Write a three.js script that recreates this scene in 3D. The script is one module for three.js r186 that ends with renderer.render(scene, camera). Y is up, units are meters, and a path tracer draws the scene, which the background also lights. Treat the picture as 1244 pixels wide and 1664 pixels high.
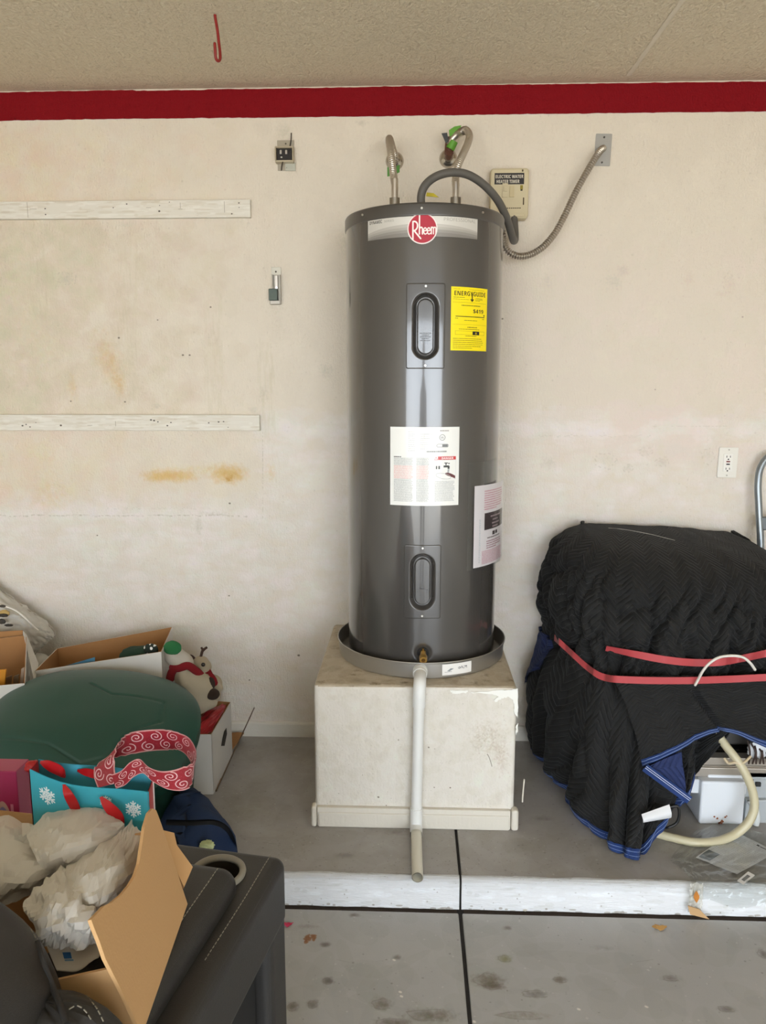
import * as THREE from 'three';
import { RoundedBoxGeometry } from 'three/addons/geometries/RoundedBoxGeometry.js';
import { RectAreaLightUniformsLib } from 'three/addons/lights/RectAreaLightUniformsLib.js';
import { MarchingCubes } from 'three/addons/objects/MarchingCubes.js';
import { ImprovedNoise } from 'three/addons/math/ImprovedNoise.js';
import { Brush, Evaluator, SUBTRACTION } from 'three-bvh-csg';
import { mergeGeometries, mergeVertices, toCreasedNormals } from 'three/addons/utils/BufferGeometryUtils.js';

// ---------------------------------------------------------------- camera, sky, sun, exposure
// back wall is z = 0, the raised slab's top is y = 0, the camera stands at x = 0
const scene = new THREE.Scene();
const FPX = 1250, YAW = THREE.MathUtils.degToRad(2.2), PITCH = THREE.MathUtils.degToRad(9.2);
const EYE = new THREE.Vector3(0, 1.40, 2.93);
const camera = new THREE.PerspectiveCamera(2 * Math.atan(832 / FPX) * 180 / Math.PI, 1244 / 1664, 0.05, 200);
camera.position.copy(EYE);
const FWD = new THREE.Vector3(-Math.sin(YAW) * Math.cos(PITCH), -Math.sin(PITCH), -Math.cos(YAW) * Math.cos(PITCH));
camera.lookAt(EYE.clone().add(FWD));

scene.background = new THREE.Color().setRGB(4.6, 5.2, 5.9);      // pale open daylight sky
const sun = new THREE.DirectionalLight(new THREE.Color().setRGB(1.0, 0.92, 0.80), 15.0);   // high behind the house: it reaches the driveway only
sun.position.set(3, 14, -6); sun.target.position.set(0, 0, 9);
sun.castShadow = true; sun.shadow.mapSize.set(2048, 2048);
Object.assign(sun.shadow.camera, { left: -14, right: 14, top: 14, bottom: -14, near: 1, far: 50 });
scene.add(sun, sun.target);

RectAreaLightUniformsLib.init();
const DOOR = { x0: -2.35, x1: 2.6, y1: 2.02, z: 5.45 };             // the open garage door behind the camera
const daylight = new THREE.RectAreaLight(new THREE.Color().setRGB(1.0, 0.97, 0.93), 1.4, DOOR.x1 - DOOR.x0, DOOR.y1 + 0.09);
daylight.position.set((DOOR.x0 + DOOR.x1) / 2, (DOOR.y1 - 0.09) / 2, DOOR.z + 0.02);
daylight.lookAt(daylight.position.x, daylight.position.y, 0);
scene.add(daylight);

const renderer = new THREE.WebGLRenderer({ antialias: true });
renderer.toneMapping = THREE.LinearToneMapping;
renderer.toneMappingExposure = 1.4;
renderer.shadowMap.enabled = true;

// ---------------------------------------------------------------- helpers
function rng(seed) { let a = seed >>> 0; return () => { a = (a + 0x6D2B79F5) >>> 0; let t = a; t = Math.imul(t ^ (t >>> 15), t | 1); t ^= t + Math.imul(t ^ (t >>> 7), t | 61); return ((t ^ (t >>> 14)) >>> 0) / 4294967296; }; }
Math.random = rng(7);
const perlin = new ImprovedNoise();
const noise = (x, y = 0, z = 0) => perlin.noise(x + 31.7, y + 11.3, z + 5.9);
const fbm = (x, y, z = 0) => noise(x, y, z) + 0.5 * noise(x * 2.1, y * 2.1, z * 2.1) + 0.25 * noise(x * 4.3, y * 4.3, z * 4.3);
const V = (x, y, z) => new THREE.Vector3(x, y, z);
const lerp = (a, b, t) => a + (b - a) * t;
const clamp = THREE.MathUtils.clamp, sstep = THREE.MathUtils.smoothstep;

// direction of a photo pixel, met with a plane of known place
const RGT = new THREE.Vector3().crossVectors(FWD, V(0, 1, 0)).normalize(), UPV = new THREE.Vector3().crossVectors(RGT, FWD);
const ray = (x, y) => FWD.clone().multiplyScalar(FPX).addScaledVector(RGT, x - 622).addScaledVector(UPV, 832 - y);
const atZ = (x, y, z) => { const d = ray(x, y); return EYE.clone().addScaledVector(d, (z - EYE.z) / d.z); };
const atY = (x, y, h) => { const d = ray(x, y); return EYE.clone().addScaledVector(d, (h - EYE.y) / d.y); };

const BASES = new WeakMap(), taken = new Map();
function numbered(name) { const n = taken.get(name) || 0; taken.set(name, n + 1); return n ? name + '_' + String(n).padStart(3, '0') : name; }
function thing(name, label, category, base, group) {
  const o = new THREE.Group(); o.name = numbered(name); o.position.copy(base); BASES.set(o, base.clone()); scene.add(o);
  o.userData.label = label; o.userData.category = category; if (group) o.userData.group = group;
  return o;
}
function structure(name, label, base = V(0, 0, 0)) {
  const o = new THREE.Group(); o.name = numbered(name); o.position.copy(base); BASES.set(o, base.clone()); scene.add(o);
  o.userData.kind = 'structure'; o.userData.label = label; o.userData.category = name.split('_')[0];
  return o;
}
function part(name, geo, mat, parent, label) {                       // geo in world coordinates
  const b = BASES.get(parent), g = geo.clone(); g.translate(-b.x, -b.y, -b.z);
  const m = new THREE.Mesh(g, mat); m.name = name; m.castShadow = m.receiveShadow = true; parent.add(m); BASES.set(m, b);
  if (label) m.userData.label = label;
  return m;
}
function solo(name, geo, mat, label, category, group) {              // a thing that is one mesh
  geo.computeBoundingBox(); const bb = geo.boundingBox, b = V((bb.min.x + bb.max.x) / 2, bb.min.y, (bb.min.z + bb.max.z) / 2);
  const g = geo.clone(); g.translate(-b.x, -b.y, -b.z);
  const m = new THREE.Mesh(g, mat); m.name = numbered(name); m.position.copy(b); m.castShadow = m.receiveShadow = true; scene.add(m); BASES.set(m, b);
  m.userData.label = label; m.userData.category = category; if (group) m.userData.group = group;
  return m;
}
const wall = (name, label) => structure(name, label);

// geometry
const flat = (g) => { const n = g.index ? g.toNonIndexed() : g; for (const k of Object.keys(n.attributes)) if (!['position', 'normal', 'uv'].includes(k)) n.deleteAttribute(k); return n; };
const join = (...gs) => mergeGeometries(gs.flat().map(flat));
function rbox(w, h, d, r, c, turn) { const g = new RoundedBoxGeometry(w, h, d, 2, Math.min(r, w / 2.01, h / 2.01, d / 2.01)); metreUV(g); if (turn) g.applyQuaternion(new THREE.Quaternion().setFromEuler(new THREE.Euler(...turn))); g.translate(c.x, c.y, c.z); return g; }
function metreUV(g) { const p = g.attributes.position, n = g.attributes.normal, u = new Float32Array(p.count * 2); for (let i = 0; i < p.count; i++) { const ax = Math.abs(n.getX(i)), ay = Math.abs(n.getY(i)), az = Math.abs(n.getZ(i)); if (ax > ay && ax > az) { u[2 * i] = p.getZ(i); u[2 * i + 1] = p.getY(i); } else if (ay > az) { u[2 * i] = p.getX(i); u[2 * i + 1] = p.getZ(i); } else { u[2 * i] = p.getX(i); u[2 * i + 1] = p.getY(i); } } g.setAttribute('uv', new THREE.BufferAttribute(u, 2)); return g; }
const box = (x0, x1, y0, y1, z0, z1) => { const g = new THREE.BoxGeometry(x1 - x0, y1 - y0, z1 - z0); g.translate((x0 + x1) / 2, (y0 + y1) / 2, (z0 + z1) / 2); return metreUV(g); };
const curve = (pts, closed = false, tension = 0.5) => new THREE.CatmullRomCurve3(pts, closed, 'centripetal', tension);
const tube = (pts, r, seg = 60, rad = 12, closed = false) => new THREE.TubeGeometry(curve(pts, closed), seg, r, rad, closed);
function capTube(pts, r, seg = 60, rad = 12) { const c = curve(pts), t = tube(pts, r, seg, rad), a = c.getPoint(0), b = c.getPoint(1); const s = new THREE.SphereGeometry(r * 0.995, rad, 6); return join(t, s.clone().translate(a.x, a.y, a.z), s.clone().translate(b.x, b.y, b.z)); }
function ridged(pts, r, pitch, depth, rad = 14) {                    // spiral-wound metal hose
  const c = curve(pts), len = c.getLength(), n = Math.round(len / pitch), seg = n * 6, f = c.computeFrenetFrames(seg, false), pos = [], uv = [], idx = [];
  for (let i = 0; i <= seg; i++) { const p = c.getPointAt(i / seg), ph = (i % 6) / 6; const rr = r - depth * (ph < 0.34 ? 1 : ph < 0.5 ? 0.4 : 0);
    for (let j = 0; j <= rad; j++) { const a = j / rad * Math.PI * 2, q = p.clone().addScaledVector(f.normals[i], Math.cos(a) * rr).addScaledVector(f.binormals[i], Math.sin(a) * rr); pos.push(q.x, q.y, q.z); uv.push(i / seg * len, j / rad * r * 6.28); } }
  for (let i = 0; i < seg; i++) for (let j = 0; j < rad; j++) { const a = i * (rad + 1) + j, b = a + rad + 1; idx.push(a, a + 1, b, b, a + 1, b + 1); }
  return grid2geo(pos, uv, idx);
}
function grid2geo(pos, uv, idx) { const g = new THREE.BufferGeometry(); g.setAttribute('position', new THREE.Float32BufferAttribute(pos, 3)); g.setAttribute('uv', new THREE.Float32BufferAttribute(uv, 2)); g.setIndex(idx); g.computeVertexNormals(); return g; }
function surface(f, nu, nv, su = 1, sv = 1) { const pos = [], uv = [], idx = []; for (let j = 0; j <= nv; j++) for (let i = 0; i <= nu; i++) { const p = f(i / nu, j / nv); pos.push(p.x, p.y, p.z); uv.push(i / nu * su, (1 - j / nv) * sv); } for (let j = 0; j < nv; j++) for (let i = 0; i < nu; i++) { const a = j * (nu + 1) + i, b = a + nu + 1; idx.push(a, b, a + 1, b, b + 1, a + 1); } return grid2geo(pos, uv, idx); }
function rowsSurface(rows, smooth = true) {                           // rows of points -> S(u, v)
  const cs = rows.map((r) => { if (!smooth) return (u) => { const k = Math.min(u * (r.length - 1), r.length - 1.000001), i = Math.floor(k); return r[i].clone().lerp(r[i + 1], k - i); }; const c = new THREE.CatmullRomCurve3(r, false, 'catmullrom', 0.5); return (u) => c.getPoint(u); });
  return (u, v) => { const col = cs.map((c) => c(u)); if (col.length === 2 || !smooth) { const k = Math.min(v * (col.length - 1), col.length - 1.000001), i = Math.floor(k); return col[i].clone().lerp(col[i + 1], k - i); } return new THREE.CatmullRomCurve3(col, false, 'catmullrom', 0.5).getPoint(v); };
}
function displaced(S, h) { const e = 0.004; return (u, v) => { const p = S(u, v), a = S(Math.min(u + e, 1), v).sub(S(Math.max(u - e, 0), v)), b = S(u, Math.min(v + e, 1)).sub(S(u, Math.max(v - e, 0))); const n = b.cross(a).normalize(); return p.addScaledVector(n, h(u, v, p)); }; }
function thicken(g, t) { const p = g.attributes.position, n = g.attributes.normal, q = g.clone(); const a = q.attributes.position; for (let i = 0; i < p.count; i++) a.setXYZ(i, p.getX(i) - n.getX(i) * t, p.getY(i) - n.getY(i) * t, p.getZ(i) - n.getZ(i) * t); const ix = Array.from(q.index.array); for (let i = 0; i < ix.length; i += 3) [ix[i], ix[i + 1]] = [ix[i + 1], ix[i]]; q.setIndex(ix); q.computeVertexNormals(); return join(g, q); }
function prism(pts, t) {                                              // planar outline in space -> sheet of thickness t (towards its back)
  const o = pts[0], nrm = V(0, 0, 0); for (let i = 1; i + 1 < pts.length; i++) nrm.add(pts[i].clone().sub(o).cross(pts[i + 1].clone().sub(o))); nrm.normalize();
  const ex = pts[1].clone().sub(o); ex.addScaledVector(nrm, -ex.dot(nrm)).normalize(); const ey = nrm.clone().cross(ex);
  const sh = new THREE.Shape(pts.map((p) => { const d = p.clone().sub(o); return new THREE.Vector2(d.dot(ex), d.dot(ey)); }));
  const g = new THREE.ExtrudeGeometry(sh, { depth: t, bevelEnabled: false }); g.translate(0, 0, -t);
  g.applyMatrix4(new THREE.Matrix4().makeBasis(ex, ey, nrm).setPosition(o)); return g;
}
function shapeSolid(draw, depth, bevel = 0.002, seg = 12) { const s = new THREE.Shape(); draw(s); const g = new THREE.ExtrudeGeometry(s, { depth: Math.max(depth - 2 * bevel, 1e-4), bevelEnabled: bevel > 0, bevelSize: bevel, bevelThickness: bevel, bevelSegments: 2, curveSegments: seg, bevelOffset: -bevel }); g.translate(0, 0, bevel); return g; }
const rrect = (w, h, r) => (s) => { s.moveTo(-w / 2 + r, -h / 2); s.lineTo(w / 2 - r, -h / 2); s.absarc(w / 2 - r, -h / 2 + r, r, -Math.PI / 2, 0); s.lineTo(w / 2, h / 2 - r); s.absarc(w / 2 - r, h / 2 - r, r, 0, Math.PI / 2); s.lineTo(-w / 2 + r, h / 2); s.absarc(-w / 2 + r, h / 2 - r, r, Math.PI / 2, Math.PI); s.lineTo(-w / 2, -h / 2 + r); s.absarc(-w / 2 + r, -h / 2 + r, r, Math.PI, 1.5 * Math.PI); };
const lathe = (prof, c, seg = 64) => new THREE.LatheGeometry(prof.map(([r, y]) => new THREE.Vector2(r, y)), seg).translate(c.x, c.y, c.z);
function rod(a, b, r, r2 = r, rad = 16) { const d = b.clone().sub(a), g = new THREE.CylinderGeometry(r2, r, d.length(), rad); g.applyQuaternion(new THREE.Quaternion().setFromUnitVectors(V(0, 1, 0), d.clone().normalize())); const m = a.clone().add(b).multiplyScalar(0.5); return g.translate(m.x, m.y, m.z); }
function ribbon(pts, up, width, seg = 120, thick = 0, su = 1) {       // flat band along a curve; up(t) gives its width direction
  const c = curve(pts), len = c.getLength();
  const g = surface((u, v) => c.getPointAt(u).addScaledVector(up(u).clone().normalize(), (0.5 - v) * width), seg, 4, len * su, width * su);
  return thick ? thicken(g, thick) : g;
}
function blob(c, r, n = 0, f = 6, seg = 28) { const g = mergeVertices(new THREE.IcosahedronGeometry(1, 5).deleteAttribute('uv').deleteAttribute('normal')); const p = g.attributes.position; for (let i = 0; i < p.count; i++) { const d = V(p.getX(i), p.getY(i), p.getZ(i)); const k = 1 + n * fbm(d.x * f + c.x * 9, d.y * f + c.y * 7, d.z * f); p.setXYZ(i, c.x + d.x * r.x * k, c.y + d.y * r.y * k, c.z + d.z * r.z * k); } g.computeVertexNormals(); g.setAttribute('uv', new THREE.Float32BufferAttribute(new Float32Array(p.count * 2).map((_, i) => (i % 2 ? p.getY(i >> 1) : p.getX(i >> 1))), 2)); return g; }
function field(bones, k, cell, pad = 0.03) {                          // smooth union of tapered capsules, meshed
  const lo = V(9, 9, 9), hi = V(-9, -9, -9); for (const [a, b, ra, rb] of bones) { for (const [p, r] of [[a, ra], [b, rb]]) { lo.min(p.clone().addScalar(-r - pad)); hi.max(p.clone().addScalar(r + pad)); } }
  const size = Math.max(hi.x - lo.x, hi.y - lo.y, hi.z - lo.z), res = Math.min(96, Math.ceil(size / cell)), mc = new MarchingCubes(res, new THREE.MeshStandardMaterial(), false, false, 120000), mid = lo.clone().add(hi).multiplyScalar(0.5);
  mc.isolation = 0;
  for (let z = 0; z < res; z++) for (let y = 0; y < res; y++) for (let x = 0; x < res; x++) {
    const q = V((x - res / 2) / (res / 2), (y - res / 2) / (res / 2), (z - res / 2) / (res / 2)).multiplyScalar(size / 2).add(mid); let d = 1e3;
    for (const [a, b, ra, rb] of bones) { const ab = b.clone().sub(a), t = clamp(q.clone().sub(a).dot(ab) / Math.max(ab.lengthSq(), 1e-9), 0, 1), e = q.distanceTo(a.clone().addScaledVector(ab, t)) - lerp(ra, rb, t); const hh = clamp(0.5 + 0.5 * (d - e) / k, 0, 1); d = lerp(d, e, hh) - k * hh * (1 - hh); }
    mc.field[x + y * res + z * res * res] = -d;
  }
  mc.update(); const n = mc.count, g = new THREE.BufferGeometry(); const P = mc.positionArray.slice(0, n * 3);
  for (let i = 0; i < n; i++) { P[3 * i] = P[3 * i] * size / 2 + mid.x; P[3 * i + 1] = P[3 * i + 1] * size / 2 + mid.y; P[3 * i + 2] = P[3 * i + 2] * size / 2 + mid.z; }
  g.setAttribute('position', new THREE.BufferAttribute(new Float32Array(P), 3)); let m = mergeVertices(g, 1e-5); m.computeVertexNormals();
  m.setAttribute('uv', new THREE.Float32BufferAttribute(new Float32Array(m.attributes.position.count * 2).map((_, i) => (i % 2 ? m.attributes.position.getY(i >> 1) : m.attributes.position.getX(i >> 1))), 2)); return m;
}

// textures
function canvasTex(w, h, draw, srgb = true) { const c = document.createElement('canvas'); c.width = w; c.height = h; draw(c.getContext('2d'), w, h); const t = new THREE.CanvasTexture(c); if (srgb) t.colorSpace = THREE.SRGBColorSpace; t.magFilter = THREE.LinearFilter; t.wrapS = t.wrapT = THREE.RepeatWrapping; return t; }
function dataTex(n, f, metres) { const d = new Uint8Array(n * n * 4); for (let y = 0; y < n; y++) for (let x = 0; x < n; x++) { const v = clamp(f(x / n, y / n), 0, 1) * 255; d.set([v, v, v, 255], (y * n + x) * 4); } const t = new THREE.DataTexture(d, n, n); t.magFilter = THREE.LinearFilter; t.minFilter = THREE.LinearFilter; t.wrapS = t.wrapT = THREE.RepeatWrapping; t.repeat.set(1 / metres, 1 / metres); t.needsUpdate = true; return t; }
const tileNoise = (x, y, f, s = 0) => { const a = x * Math.PI * 2, b = y * Math.PI * 2, r = f / 6.283; return perlin.noise(Math.cos(a) * r + s, Math.sin(a) * r + 3.1, Math.cos(b) * r + 7.7) * 0.7 + perlin.noise(Math.sin(b) * r + 1.3 + s, Math.cos(a) * r + 9.1, Math.sin(a) * r) * 0.7; };
const again = (t, m) => { const c = t.clone(); c.repeat.set(1 / m, 1 / m); c.needsUpdate = true; return c; };
const bumpPeel = dataTex(256, (x, y) => 0.5 + 0.45 * tileNoise(x, y, 34) + 0.25 * tileNoise(x, y, 80, 4), 0.22);
const bumpFine = dataTex(256, (x, y) => 0.5 + 0.5 * tileNoise(x, y, 90, 2), 0.08);
const bumpLeather = dataTex(256, (x, y) => 0.5 + 0.6 * Math.abs(tileNoise(x, y, 60, 1)) - 0.3 * Math.abs(tileNoise(x, y, 120, 6)), 0.09);
const bumpCloth = dataTex(128, (x, y) => 0.5 + 0.25 * Math.sin(x * 6.283 * 32) + 0.25 * Math.sin(y * 6.283 * 32), 0.05);
const S = (hex) => new THREE.Color(hex);
const M = (o) => new THREE.MeshStandardMaterial({ roughness: 0.7, ...o, ...(o.color !== undefined && !o.color.isColor ? { color: S(o.color) } : {}), side: THREE.DoubleSide });
const MP = (o) => new THREE.MeshPhysicalMaterial({ roughness: 0.5, ...o, ...(o.color !== undefined && !o.color.isColor ? { color: S(o.color) } : {}), side: THREE.DoubleSide });
function specks(ctx, R, cx, cy, rx, ry, col, alpha, n, size, rot = 0) { const c = Math.cos(rot), s = Math.sin(rot); for (let i = 0; i < n; i++) { const a = R() * 6.283, q = Math.sqrt(-Math.log(1 - R() * 0.97)) * 0.62, x = Math.cos(a) * q * rx, y = Math.sin(a) * q * ry; ctx.fillStyle = `rgba(${col},${alpha * (0.4 + R() * 0.6)})`; ctx.beginPath(); ctx.ellipse(cx + x * c - y * s, cy + x * s + y * c, size * (0.3 + R()), size * (0.25 + R() * 0.8), R() * 3, 0, 6.283); ctx.fill(); } }

// ---------------------------------------------------------------- the garage
const CEIL = 2.455, LOW = -0.09, CURB = 0.905, JX = 0.146;
const WW = 3.4, WX0 = -1.75;
const wallMap = canvasTex(2048, 1480, (c, w, h) => {                  // old off-white paint with its patches and stains, in wall metres
  const R = rng(11), k = w / WW, P = (px, py) => { const p = atZ(px, py, 0); return [(p.x - WX0) * k, h - p.y * k]; };
  c.fillStyle = '#ddd2c1'; c.fillRect(0, 0, w, h);
  // whiter below a rough paint edge: brighter light low down is painted in; old grime is left between the former shelves
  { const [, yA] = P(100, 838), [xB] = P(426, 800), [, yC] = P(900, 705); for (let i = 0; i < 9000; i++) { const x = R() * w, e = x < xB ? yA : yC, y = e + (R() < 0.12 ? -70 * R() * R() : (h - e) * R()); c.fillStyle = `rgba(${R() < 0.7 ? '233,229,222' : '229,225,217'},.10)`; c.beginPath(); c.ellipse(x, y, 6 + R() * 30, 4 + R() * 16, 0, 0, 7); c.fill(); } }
  for (let i = 0; i < 4200; i++) { const u = R() * R(), px = -120 + u * 560, py = 205 + R() * 625; const [x, y] = P(px, py); c.fillStyle = `rgba(${R() < 0.5 ? '190,172,140' : '200,184,154'},${py > 360 && py < 690 ? 0.05 : 0.022})`; c.beginPath(); c.ellipse(x, y, 5 + R() * 26, 5 + R() * 30, R() * 3, 0, 7); c.fill(); }
  const st = (px, py, rx, ry, col, a, n, size = 3.2, rot = 0) => { const [x, y] = P(px, py); specks(c, R, x, y, rx * 1.4, ry * 1.4, col, a, n, size, rot); };
  for (let i = 0; i < 1500; i++) { const x = R() * w, y = R() * h; c.fillStyle = R() < 0.5 ? 'rgba(236,230,218,.05)' : 'rgba(196,186,166,.05)'; c.beginPath(); c.ellipse(x, y, 8 + R() * 40, 6 + R() * 30, R() * 3, 0, 7); c.fill(); }
  for (let i = 0; i < 1600; i++) { c.fillStyle = `rgba(150,140,124,${0.05 + R() * 0.12})`; c.beginPath(); c.ellipse(R() * w, R() * h, 0.6 + R() * 1.8, 0.6 + R() * 1.8, 0, 0, 7); c.fill(); }
  for (const [px, py, ln] of [[205, 500, 260], [345, 560, 180], [430, 620, 150], [60, 420, 160]]) for (let i = 0; i < 60; i++) { const [x, y] = P(px + (R() - 0.5) * 30, py + (R() - 0.5) * ln); c.fillStyle = 'rgba(196,184,158,.10)'; c.fillRect(x, y, 1.5 + R() * 4, 10 + R() * 50); }
  // yellow and orange water stains
  st(278, 773, 52, 11, '208,170,96', 0.05, 900, 7); st(248, 776, 22, 8, '206,170,96', 0.06, 200, 4); st(372, 770, 34, 17, '204,162,86', 0.055, 900, 6); st(372, 778, 8, 7, '186,136,58', 0.12, 120, 3);
  st(440, 768, 10, 18, '210,180,120', 0.06, 160, 4); st(85, 800, 34, 38, '212,186,134', 0.05, 520, 6); st(70, 740, 30, 30, '216,196,150', 0.04, 300, 6); st(330, 762, 60, 10, '214,186,120', 0.045, 260, 5);
  st(178, 590, 22, 56, '206,170,120', 0.04, 900, 7, -0.35); st(193, 622, 10, 20, '204,158,104', 0.06, 220, 4, -0.3); st(118, 628, 9, 26, '208,176,126', 0.05, 220, 4); st(60, 560, 50, 70, '206,186,146', 0.025, 500, 8); st(20, 480, 40, 120, '206,188,150', 0.025, 500, 8);
  // patched and scuffed spots
  for (const [px, py, rx, ry, n, col] of [[108, 453, 13, 9, 220, '178,168,146'], [530, 602, 11, 11, 260, '184,176,158'], [428, 640, 7, 13, 150, '180,170,148'], [412, 666, 5, 5, 80, '186,178,158'], [995, 455, 17, 18, 420, '188,180,160'], [1012, 440, 9, 8, 150, '178,170,150'], [890, 456, 9, 14, 200, '190,180,162'], [1118, 455, 8, 13, 200, '190,182,162'], [1183, 460, 9, 18, 260, '188,180,160'], [1172, 478, 14, 5, 100, '194,186,166'], [893, 752, 12, 10, 230, '190,182,166'], [984, 748, 17, 14, 160, '196,188,172'], [1048, 733, 10, 7, 170, '186,178,160'], [1075, 750, 9, 7, 170, '184,176,158'], [1020, 760, 6, 5, 70, '190,182,164'], [1150, 740, 10, 10, 180, '190,182,166'], [588, 200, 9, 4, 80, '176,166,146'], [652, 320, 8, 9, 90, '186,176,156'], [560, 395, 8, 18, 200, '184,174,152'], [462, 213, 10, 12, 260, '186,174,150'], [322, 855, 5, 14, 150, '178,170,150'], [345, 835, 26, 3, 90, '180,172,152'], [205, 365, 12, 4, 80, '188,178,156'], [255, 660, 6, 5, 60, '170,160,138'], [448, 500, 16, 10, 150, '196,182,152'], [850, 600, 10, 60, 200, '196,188,172'], [440, 860, 30, 40, 160, '200,194,180'], [470, 920, 30, 60, 160, '202,198,188']])
    st(px, py, rx * 1.3, ry * 1.25, col.split(',').map((q, i) => Math.round(q * 0.55 + [220, 213, 199][i] * 0.45)).join(','), 0.16, Math.round(n * 1.1), 2.6);
  c.lineWidth = 2.4; c.setLineDash([7, 5, 3, 8]); c.strokeStyle = 'rgba(176,166,146,.28)'; for (const [px, py, r, q] of [[984, 748, 17, 13], [1075, 750, 10, 8], [1048, 734, 11, 7], [1020, 761, 8, 6], [108, 453, 15, 10], [1183, 460, 9, 15], [1150, 742, 11, 12]]) { const [x, y] = P(px, py); c.beginPath(); for (let a = 0; a < 6.4; a += 0.3) { const s = 1 + 0.45 * noise(a * 1.7, px); a ? c.lineTo(x + Math.cos(a) * r * 1.4 * s, y + Math.sin(a) * q * 1.4 * s) : c.moveTo(x + r * 1.4, y); } c.stroke(); } c.setLineDash([]);
  // dirty line and ghost edges left by former shelves
  for (let px = -40; px < 400; px += 2.2) { const [x, y] = P(px, 837 + noise(px * 0.05) * 3); if (R() < 0.62) { c.fillStyle = `rgba(166,156,134,${0.10 + R() * 0.3})`; c.fillRect(x, y, 2 + R() * 5, 1 + R() * 3); } }
  for (let px = 170; px < 330; px += 2) { const [x, y] = P(px, 824 + R() * 3); if (R() < 0.4) { c.fillStyle = `rgba(150,142,124,${0.1 + R() * 0.3})`; c.fillRect(x, y, 2, 1.5); } }
  for (let px = 0; px < 130; px += 3) { const [x, y] = P(px, 946); c.fillStyle = 'rgba(176,168,150,.2)'; if (R() < 0.5) c.fillRect(x, y, 4, 1.5); }
  for (let py = 702; py < 842; py += 2) { const [x, y] = P(426, py); if (R() < 0.6) { c.fillStyle = 'rgba(178,168,146,.35)'; c.fillRect(x, y, 1.8, 4); } }
  for (let px = 850; px < 1190; px += 3) { const [x, y] = P(px, px < 1060 ? 706 + R() * 4 : 692); if (R() < 0.45) { c.fillStyle = 'rgba(188,180,162,.35)'; c.fillRect(x, y, 5, 1.6); } }
  for (const [px, py, r] of [[193, 549, 2.4], [297, 577, 2.4], [308, 577, 2.2], [203, 653, 2.2], [115, 652, 1.8], [373, 818, 2.5], [158, 870, 1.8], [342, 499, 2], [485, 1065, 3], [405, 1105, 2], [372, 968, 2], [286, 697, 1.5], [256, 520, 1.6], [1206, 515, 2], [1064, 633, 1.5], [816, 518, 2]]) { const [x, y] = P(px, py); c.fillStyle = 'rgba(92,82,66,.75)'; c.beginPath(); c.ellipse(x, y, r, r * 0.8, 0, 0, 7); c.fill(); }
  for (let i = 0; i < 220; i++) { const [x, y] = P(1010 + R() * 230 - 200 * (R() < 0.3), 400 + R() * 360); c.fillStyle = 'rgba(222,208,192,.10)'; c.beginPath(); c.ellipse(x, y, 20 + R() * 40, 16 + R() * 30, 0, 0, 7); c.fill(); }
});
wallMap.wrapS = wallMap.wrapT = THREE.MirroredRepeatWrapping; wallMap.repeat.set(1 / WW, 1 / (1480 * WW / 2048)); wallMap.offset.set(-WX0 / WW, 0);
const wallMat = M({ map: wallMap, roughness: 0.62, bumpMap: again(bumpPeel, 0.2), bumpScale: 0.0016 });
const plainWall = M({ color: '#dcd5c7', roughness: 0.7, bumpMap: again(bumpPeel, 0.2), bumpScale: 0.0016 });
const ceilMap = canvasTex(1024, 1024, (c, w, h) => { const R = rng(5); c.fillStyle = '#d6c8ae'; c.fillRect(0, 0, w, h); for (let i = 0; i < 9000; i++) { c.fillStyle = R() < 0.5 ? 'rgba(228,218,198,.25)' : 'rgba(176,162,136,.22)'; c.beginPath(); c.ellipse(R() * w, R() * h, 1 + R() * 4, 1 + R() * 2.4, R() * 3, 0, 7); c.fill(); } });
ceilMap.repeat.set(1 / 1.7, 1 / 1.7);
const ceilMat = M({ map: ceilMap, roughness: 0.9, bumpMap: again(bumpPeel, 0.3), bumpScale: 0.004 });
const redPaint = MP({ color: '#7f0410', roughness: 0.75, specularIntensity: 0.4, bumpMap: again(bumpPeel, 0.2), bumpScale: 0.003 });
const trimMat = M({ color: '#d9d4c8', roughness: 0.55, bumpMap: again(bumpPeel, 0.3), bumpScale: 0.0008 });
const GX0 = -2.75, GX1 = 3.0;

const wb = structure('wall_back', 'off-white stained drywall behind the water heater');
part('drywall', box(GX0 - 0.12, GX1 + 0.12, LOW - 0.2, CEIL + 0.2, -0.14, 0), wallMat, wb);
{ // red band painted below the ceiling, with a wobbly hand-cut edge
  const n = 420, top = [], bot = []; for (let i = 0; i <= n; i++) { const x = lerp(GX0, GX1, i / n), e = (s, a) => 0.0016 * noise(x * 26, s) + 0.0014 * noise(x * 90, s + 3) + a * noise(x * 1.1, s + 9); top.push([x, CEIL - 0.004 + Math.min(0.003, e(1, 0.004)) - 0.002 * (x > -1.0 && x < -0.75)]); bot.push([x, 2.3545 + e(5, 0.003)]); }
  const s = new THREE.Shape(); bot.forEach(([x, y], i) => (i ? s.lineTo(x, y) : s.moveTo(x, y))); top.reverse().forEach(([x, y]) => s.lineTo(x, y));
  part('painted_stripe', new THREE.ExtrudeGeometry(s, { depth: 0.0015, bevelEnabled: false }), redPaint, wb, 'dark red painted stripe along the top of the wall');
}
part('drywall', box(GX0 - 0.12, GX0, LOW - 0.2, CEIL + 0.2, 0, DOOR.z + 0.15), plainWall, structure('wall_left', 'off-white garage side wall'));
part('drywall', box(GX1, GX1 + 0.12, LOW - 0.2, CEIL + 0.2, 0, DOOR.z + 0.15), plainWall, structure('wall_right', 'off-white garage side wall'));
const wf = structure('wall_front', 'garage wall around the open door');
part('header', box(GX0, GX1, DOOR.y1, CEIL + 0.2, DOOR.z, DOOR.z + 0.15), plainWall, wf);
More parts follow.
